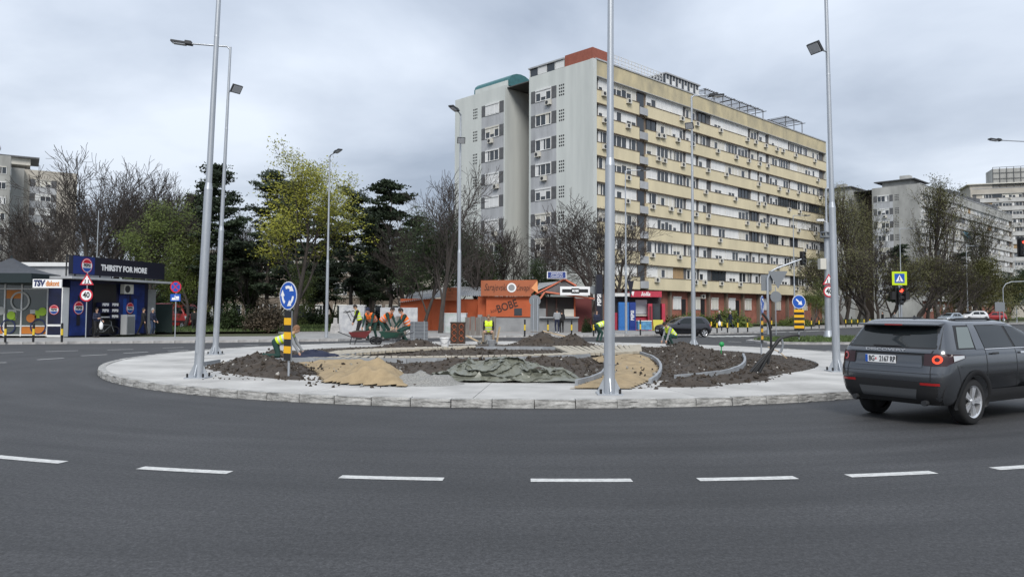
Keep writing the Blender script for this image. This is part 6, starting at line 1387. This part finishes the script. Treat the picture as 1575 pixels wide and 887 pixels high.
for i, (k, px, d, h, l, w_) in enumerate((('g3', 300, 90, 8.0, 'dark leafy tree behind the red van', 1.2), ('iv', 330, 88, 7.5, 'dark ivy tree between the left lamp posts', 1.3), ('g3', 372, 92, 9.5, 'dark leafy tree above the evergreen shrub', 1.2), ('iv', 395, 90, 6.5, 'dark ivy tree above the brown shrub', 1.3), ('b4', 380, 80, 11, 'thin bare tree between the two left pines', 1), ('iv', 470, 94, 8, 'dark ivy tree left of the thin lamp post', 1.2), ('g3', 520, 90, 8.5, 'dark leafy tree right of the thin lamp post', 1.1), ('p2', 500, 88, 14.0, 'dark pine behind the thin lamp post', 1), ('p1', 575, 92, 14.5, 'tall pine behind the smaller pine', 1),
        ('iv', 560, 96, 7, 'dark ivy tree above the tall white cabinet', 1.2), ('p3', 640, 84, 12.5, 'dark pine above the left end of the orange hut', 1), ('g3', 690, 80, 10.5, 'dark leafy tree left of the second block wing', 1), ('b2', 660, 74, 12.5, 'bare tree above the middle of the orange hut', 1), ('b1', 176, 84, 15.0, 'bare tree behind the roof sign lettering', 1), ('g1', 258, 74, 12.5, 'green tree just left of the near left lamp post', .9), ('iv', 200, 92, 7.0, 'dark ivy tree behind the drinks kiosk roof', 1.5), ('iv', 262, 92, 6.5, 'dark ivy tree behind the dark green fence', 1.5), ('g4', 30, 90, 5.5, 'small green tree behind the glazed shop', 1.4), ('p1', 298, 82, 14.5, 'dark pine left of the near left lamp post', .9), ('b3', 735, 70, 12, 'bare tree left of the pale end wall', .9), ('b1', 400, 95, 13, 'bare tree behind the broad pine', 1), ('b2', 22, 72, 9.5, 'bare tree at the left edge', 1), ('b2', 158, 74, 16.8, 'tall bare tree just behind the kiosk roof sign', 1), ('b4', 236, 80, 16.5, 'tall bare tree behind the fresh green tree', 1), ('b1', 80, 76, 13.5, 'bare tree right of the far left block', 1), ('iv', 130, 96, 7.5, 'dark ivy tree behind the blue round roof logo', 1.7), ('iv', 250, 100, 6.0, 'low dark ivy tree left of the red van roof', 1.8), ('iv', 285, 98, 6.0, 'low dark ivy tree right of the red van', 1.7), ('iv', 65, 98, 6.0, 'dark ivy tree behind the pyramid canopy', 1.8))):
    T_(k, l, px, d, h, i*1.7, name={'g': 'leafy_tree', 'i': 'leafy_tree', 'b': 'bare_tree', 'p': 'pine_tree'}[k[0]], grp=gu, wx=w_)
for i, (px, d, h, w_) in enumerate(((310, 80, 2.0, 2), (440, 84, 2.2, 2), (480, 86, 2.4, 2), (525, 88, 2.2, 2), (590, 84, 2.2, 2))):
    T_('s1', ORD[i]+' dark low bush from left in the row before the school', px, d, h, i, name='shrub', grp='bushes before the school', wx=w_, cat='shrub')
gr = 'trees before the grey block'
for i, (k, px, d, h, l) in enumerate((('pop', 1300, 118, 22.5, 'tall slim budding poplar at the left corner of the grey block'), ('pop', 1318, 128, 21.5, 'second slim poplar from left beside the grey block'), ('pop', 1440, 132, 26.0, 'tallest slim poplar standing before the grey block corner'), ('pop', 1512, 150, 22.5, 'slim poplar before the long grey front at right'),
        ('bo', 1296, 100, 10.5, 'bushy bare tree right of the camera mast'), ('bo', 1335, 104, 12.0, 'bushy bare tree before the dark slot of the grey block'), ('bo', 1368, 108, 10.8, 'bushy bare tree left of the crossing sign'), ('bo', 1410, 112, 11.5, 'bushy bare tree right of the crossing sign'), ('bo', 1446, 110, 11.0, 'bushy bare tree under the tallest poplar'), ('b3', 1425, 120, 12.5, 'dark bare tree behind the silver car'), ('b4', 1350, 122, 13.5, 'tall bare tree before the grey end wall'), ('p3', 1383, 130, 13.5, 'dark conifer before the grey end wall'),
        ('p3', 1478, 140, 13, 'dark conifer right of the tallest poplar'), ('ol', 1492, 124, 11.5, 'round olive green willow behind the white parked car'), ('ol', 1515, 128, 9.5, 'lower olive green willow above the red car'), ('g3', 1548, 132, 9.5, 'dark green tree at the right edge below the block'), ('g3', 1580, 128, 10, 'dark leafy tree cut by the right edge'), ('bo', 1468, 118, 9.5, 'bushy bare tree behind the white parked car'))):
    T_(k, l, px, d, h, i*1.3, name={'pop': 'poplar_tree', 'bo': 'bare_tree', 'b3': 'bare_tree', 'b4': 'bare_tree', 'p3': 'pine_tree', 'ol': 'willow_tree', 'g3': 'leafy_tree'}[k], grp=gr, wx=(1.2 if k == 'bo' else 1))
sh = 'shrubs'
for k, px, d, h, l, w_ in (('s1', 357, 62, 2.9, 'dark evergreen shrub behind the far left lamp post', 1), ('s2', 408, 60, 2.8, 'brown bare shrub left of the roundabout sign', 1.1), ('s1', 388, 66, 2.4, 'dark shrub between brown shrub and evergreen shrub', 1), ('s3', 1040, 80, 1.6, 'low green bush behind the dark hatchback', 1.2), ('s3', 1062, 82, 2.0, 'green bush right of the hatchback roof', 1), ('s3', 1118, 84, 2.3, 'large green bush behind the two pedestrians', 1.2), ('s3', 1085, 83, 1.5, 'low green bush left of the pedestrians', 1), ('s1', 903, 60, 1.5, 'dark bush at the side of the grill', .7), ('s3', 1225, 90, 1.6, 'low green bush behind the round arrow sign', 1.2)):
    T_(k, l, px, d, h, px, name='shrub', grp=sh, wx=w_, cat='shrub')
# ============================================================ things on the building site
# crumpled tarpaulin
M_TARP = mat('tarpaulin', (.15, .155, .125), .36, var=.2, vscale=2.5)
cT = G(776, 581, .2); V = []; nx, ny = 64, 44
N3 = lambda x, y, s_: noise.noise(Vector((x, y, s_)))
for j in range(ny+1):
    for i in range(nx+1):
        u, v = i/nx*2-1, j/ny*2-1; ed = 1+.18*N3(u*2.3, v*2, 3)+.07*N3(u*7, v*6, 4)
        x = u*1.75*ed*(1-.12*v); y = v*1.15*ed; r = max(abs(u), abs(v)); body = max(0, 1-r**5)
        z = body*(.05+.30*math.exp(-((u+.08)**2*1.5+(v-.45)**2*2.5)))
        for (kx_, ky_, sd, am, wr) in ((.9, 3.2, 31, .13, 1.5), (-2.0, 2.2, 37, .10, 1.2), (3.6, 1.0, 41, .075, 1.0), (1.5, 7.5, 43, .045, 1.3), (-6, 4, 47, .035, 1.0)):
            ph = kx_*x+ky_*y+wr*2.2*N3(x*.9, y*.9, sd); s_ = abs(math.sin(ph)); cr = (1-s_)**1.6; L_ = math.hypot(kx_, ky_); k_ = .25+.75*body
            z += am*cr*k_; q = am*.75*math.cos(ph)*(1 if math.sin(ph) > 0 else -1)*(1-s_)*k_; y -= q*ky_/L_+am*.5*cr*k_; x -= q*kx_/L_*.6
        V.append((cT.x+x+rc.gauss(0, .008), cT.y+.5+y+rc.gauss(0, .008), .165+max(0, z)+rc.gauss(0, .006)*body))
m = MB(); F_ = []
for j in range(ny):
    for i in range(nx):
        a_ = j*(nx+1)+i; F_ += [(a_, a_+1, a_+nx+2), (a_, a_+nx+2, a_+nx+1)] if (i+j) % 2 else [(a_, a_+1, a_+nx+1), (a_+1, a_+nx+2, a_+nx+1)]
m.add(V, F_, 0, False)
tag(m.build('tarpaulin', M_TARP), 'crumpled grey green tarpaulin lying in the front flower bed', 'tarpaulin')
# wheelbarrows
def barrow(label, loc, rz, colr, tilt=0):
    root = thing('wheelbarrow', label, 'wheelbarrow', loc, rz, 'wheelbarrows')
    m = MB(); lo = [(-.30, -.20, .32), (.32, -.20, .32), (.32, .20, .32), (-.30, .20, .32)]; hi = [(-.50, -.34, .60), (.58, -.31, .66), (.58, .31, .66), (-.50, .34, .60)]
    m.add(lo+hi, [(3, 2, 1, 0), (0, 1, 5, 4), (1, 2, 6, 5), (2, 3, 7, 6), (3, 0, 4, 7)]); m.add([tuple(Vector(p)*.97+Vector((0, 0, .02))) for p in lo+hi], [(0, 1, 2, 3), (4, 5, 1, 0), (5, 6, 2, 1), (6, 7, 3, 2), (7, 4, 0, 3)])
    m.build('tray', colr, root)
    for sy in (-1, 1): m = MB(); m.tube([(.72, sy*.06, .2), (.3, sy*.2, .30), (-.4, sy*.26, .38), (-1.0, sy*.3, .62)], .018, 6); m.tube([(-.35, sy*.25, .36), (-.42, sy*.25, .0), (-.2, sy*.24, .0), (-.1, sy*.22, .32)], .014, 5); m.build('handle', M_DARKM, root)
    m = MB(); n = 18
    for i in range(n): a, b = 2*PI*i/n, 2*PI*(i+1)/n; m.tube([(.72+.17*math.cos(a), 0, .19+.17*math.sin(a)), (.72+.17*math.cos(b), 0, .19+.17*math.sin(b))], .04, 6, caps=False)
    m.cyl((.72, -.03, .19), (.72, .03, .19), .12, n=12); m.build('wheel', M_TYRE, root)
    m = MB(); m.ell((.05, 0, .58), (.42, .24, .12), 0, 12, 6); m.build('load', M_SOIL, root); return root
p = at(553, 37.0); barrow('dark red wheelbarrow among the orange vest workers', (p.x, p.y, .14), .25, mat('barrow_red', (.16, .025, .025), .5)).scale = (1.0,)*3
p = at(604, 36.6); barrow('dark green wheelbarrow beside the orange vest workers', (p.x, p.y, .14), PI-.2, mat('barrow_green', (.012, .06, .04), .5)).scale = (1.0,)*3
# wrapped stack of pavers
p = at(645, 37.8); root = thing('paver_stack', 'grey wrapped stack of pavers left of the white bucket', 'stack', (p.x, p.y, .15), .15)
m = MB()
for k in range(6): m.box((0, 0, .16+k*.17), (.86, .78, .165))
m.build('pavers', mat('paver_dark', (.12, .13, .145), .5, var=.2, vscale=4), root)
m = MB()
for k in range(5): m.box((0, 0, .245+k*.17), (.875, .795, .012))
for sx in (-.25, .25): m.box((sx, 0, .6), (.03, .80, 1.05))
m.build('wrap_bands', mat('wrap_film', (.30, .32, .34), .3), root); m = MB(); m.box((0, 0, .04), (.9, .85, .07)); m.build('pallet', M_WOOD, root)
# drum with orange cable, bucket
p = at(705, 38.4); root = thing('cable_drum', 'dark brown drum with orange cable coils beside the white bucket', 'drum', (p.x, p.y, .15), 0)
m = MB(); m.b2((-.36, -.3, 0), (.36, .3, 1.02)); m.b2((-.38, -.32, 1.02), (.38, .32, 1.08)); m.build('crate', mat('rusty_brown', (.055, .035, .026), .9, var=.3), root)
for i in range(2):
    for k in range(3): m = MB(); n = 12; cx, cz = -.17+.36*i, .25+.3*k; m.tube([(cx+.11*math.cos(2*PI*t/n), -.33, cz+.13*math.sin(2*PI*t/n)) for t in range(n)], .022, 5); m.build('cable_coil', mat('orange_cable', (.27, .07, .025), .6), root)
p = G(684, 533, .16); root = thing('bucket', 'white plastic bucket between the paver stack and brown drum', 'bucket', (p.x, p.y, .16), 0)
m = MB(); m.cyl((0, 0, 0), (0, 0, .42), .17, .225, 18); m.cyl((0, 0, .37), (0, 0, .40), .235, .235, 18); m.build('shell', M_WHITE, root); m = MB(); m.tube([(-.22, 0, .38), (-.15, -.18, .2), (0, -.24, .14), (.15, -.18, .2), (.22, 0, .38)], .007, 4); m.build('handle', M_DARKM, root)
p = G(757, 531, .16); root = thing('bucket', 'pale grey bucket between the feet of the sitting man', 'bucket', (p.x, p.y-.6, .16), 0); m = MB(); m.cyl((0, 0, 0), (0, 0, .27), .15, .2, 16); m.build('shell', M_GRYC, root); m = MB(); m.tube([(-.2, 0, .27), (0, -.19, .15), (.2, 0, .27)], .007, 4); m.build('handle', M_DARKM, root)
def plank(label, a, b, w, t, mt, name='plank'):
    a, b = Vector(a), Vector(b); d = (b-a); R = d.to_track_quat('X', 'Z').to_matrix(); m = MB(); m.box((0, 0, 0), (d.length, w, t), 0, R); o = m.build(name, mt, None, (a+b)/2); tag(o, label, 'plank', 'loose timber'); return o
p = at(764, 38); plank('pale timber plank leaning beside the sitting man', (p.x, p.y, .16), (p.x+.16, p.y+.1, 1.0), .12, .04, mat('pale_wood', (.46, .35, .22), .8, var=.2, vscale=3))
p = at(733, 38); plank('pale batten lying left of the sitting man', (p.x-.5, p.y+.2, .55), (p.x+.3, p.y-.3, .2), .1, .05, MATS['pale_wood'])
p = at(838, 37.6); plank('flat grey board lying on the far soil heap', (p.x-.7, p.y, .78), (p.x+.6, p.y, .70), .5, .04, MATS['grey_wood']); p = at(848, 37.4); plank('second narrow board lying across the far soil heap', (p.x-.4, p.y+.2, .82), (p.x+.9, p.y-.3, .52), .2, .04, MATS['pale_wood'])
p = at(740, 37.8); m = MB()
for i in range(9): clod(m, (p.x+rc.uniform(-.5, .9), p.y+rc.uniform(-.3, .3), .2+rc.uniform(0, .1)), .12, 0)
tag(struct(m.build('rubble', M_GRAV), 'stuff'), 'pale rubble pieces at the feet of the sitting man', 'rubble')
for x_, px in ((.62, 634), (.6, 606)):
    p = at(px, 37.6); root = thing('shovel', 'shovel held among the workers by the '+('paver stack' if px > 620 else 'green wheelbarrow'), 'shovel', (p.x, p.y, .3), 0, 'shovels'); m = MB(); m.cyl((-.55, -.1, .15), (.35, .1, .95), .02, n=6); m.build('handle', MATS['pale_wood'], root); m = MB(); m.plate([(-.75, -.2, -.02), (-.62, -.26, .02), (-.5, -.12, .2), (-.62, -.04, .18)], (-.3, -.5, .8), .01); m.build('blade', M_DARKM, root)
# navy bundle by the kneeling worker
p = G(485, 552, .18); m = MB(); 
V = []; nu, nv = 18, 9
for j in range(nv+1):
    for i in range(nu):
        a = 2*PI*i/nu; ph = PI/2*j/nv; k = 1+.35*noise.noise(Vector((math.cos(a)*1.6, math.sin(a)*1.6, ph*2))); V.append((p.x+.75*k*math.sin(ph)*math.cos(a), p.y+.35*k*math.sin(ph)*math.sin(a), .15+.30*k*math.cos(ph)))
m.add(V, [(j*nu+i, (j+1)*nu+i, (j+1)*nu+(i+1) % nu, j*nu+(i+1) % nu) for j in range(nv) for i in range(nu)], 0, True); tag(m.build('cloth_bundle', M_NVY), 'dark navy crumpled cloth beside the kneeling worker', 'cloth')
# black cables sprouting from the soil
root = thing('cable_bundle', 'black cables sprouting from the soil at right', 'cables', G(1153, 578, .2), 0); O = Vector(root.location)
def cp(px, py, dy=0): d = O.y+dy; return Vector(((px-CX)/FPX*d, d, zat(px, py, d)))-O
for pts, r in (([(1150, 582), (1165, 562), (1180, 545), (1192, 528), (1200, 520), (1222, 515), (1229, 517)], .035), ([(1148, 578), (1168, 555), (1185, 538), (1198, 522), (1201, 520)], .04), ([(1155, 580), (1172, 555), (1190, 532), (1200, 521)], .035), ([(1180, 560), (1185, 530), (1183, 500), (1177, 487), (1172, 482)], .03), ([(1165, 575), (1178, 552), (1188, 536)], .04)):
    P = smooth_line([cp(x, y, .0) for x, y in pts], 6); m = MB(); m.tube(P, r, 7); m.build('cable', M_BLACK, root)
m = MB(); m.tube(smooth_line([cp(1201, 520), cp(1203, 530), cp(1200, 540), cp(1196, 541)], 5), .03, 7); m.build('conduit', M_SIGNB, root)
m = MB(); m.tube([cp(1180, 533), cp(1198, 541), cp(1209, 551)], .012, 5); m.build('wire', MATS['pale_wood'], root)
m = MB(); p = G(1109, 545, .2); m.tube([(p.x, p.y, .2), (p.x+.02, p.y, .55)], .02, 5); m.ell((p.x+.03, p.y, .58), (.1, .06, .1), 0, 8, 5); tag(m.build('marker', mat('green_plastic', (.02, .3, .08), .5)), 'small green plastic marker on the right soil heap', 'marker')
# bicycle by the drinks kiosk
p = at(163, 46.8); root = thing('bicycle', 'small dark bicycle parked before the drinks kiosk counter', 'bicycle', (p.x, p.y, .12), .5)
for wx in (-.5, .5): m = MB(); n = 20; m.tube([(wx+.3*math.cos(2*PI*t/n), 0, .32+.3*math.sin(2*PI*t/n)) for t in range(n+1)], .022, 5); [m.cyl((wx, 0, .32), (wx+.3*math.cos(2*PI*t/8), 0, .32+.3*math.sin(2*PI*t/8)), .005, n=3) for t in range(8)]; m.build('wheel', M_TYRE, root)
m = MB(); m.tube([(-.5, 0, .32), (-.05, 0, .3), (.36, 0, .72), (-.2, 0, .74), (-.05, 0, .3)], .018, 5); m.tube([(-.5, 0, .32), (-.2, 0, .74), (-.23, 0, .88)], .014, 5); m.tube([(.5, 0, .32), (.36, 0, .72), (.33, 0, .95)], .016, 5); m.build('frame', M_SIGNB, root)
m = MB(); m.ell((-.23, 0, .9), (.13, .07, .04), 0, 8, 5); m.build('saddle', M_BLACK, root); m = MB(); m.tube([(.25, -.27, .98), (.33, 0, .95), (.25, .27, .98)], .014, 5); m.build('handlebar', M_DARKM, root)
# dark small banners on the thin lamp post by the snack kiosk
p = at(967, 56.8); root = thing('pennant', 'dark triangular pennant on the lamp post by the snack kiosk', 'sign', (p.x, p.y, 0), 0); m = MB(); m.plate([(-.1, -.1, zat(967, 432, 57)), (.38, -.1, zat(967, 432, 57)), (.14, -.1, zat(967, 458, 57))], (0, -1, 0), .03); m.build('cloth', M_NBLK, root)

# spilled soil and stones over the sand and pavement edges
m = MB(); rc = random.Random(77)
for (px0, px1, py0, py1, n_, k_) in ((470, 640, 560, 596, 150, .035), (900, 1010, 550, 598, 120, .035), (310, 480, 577, 584, 30, .02), (1000, 1200, 578, 592, 50, .02)):
    for i in range(n_):
        p = G(rc.uniform(px0, px1), rc.uniform(py0, py1), .15)
        if (p-IC).length < IR-.3 and p.y < IC.y+12: clod(m, (p.x, p.y, .155+(.10 if (p.x-IC.x)**2+(p.y-IC.y)**2 < 96 else 0)), k_*rc.uniform(.5, 1.8), 0 if rc.random() < .7 else 1)
o = m.build('spilled_soil', [M_SOIL, M_GRAV], island); o['kind'] = 'stuff'
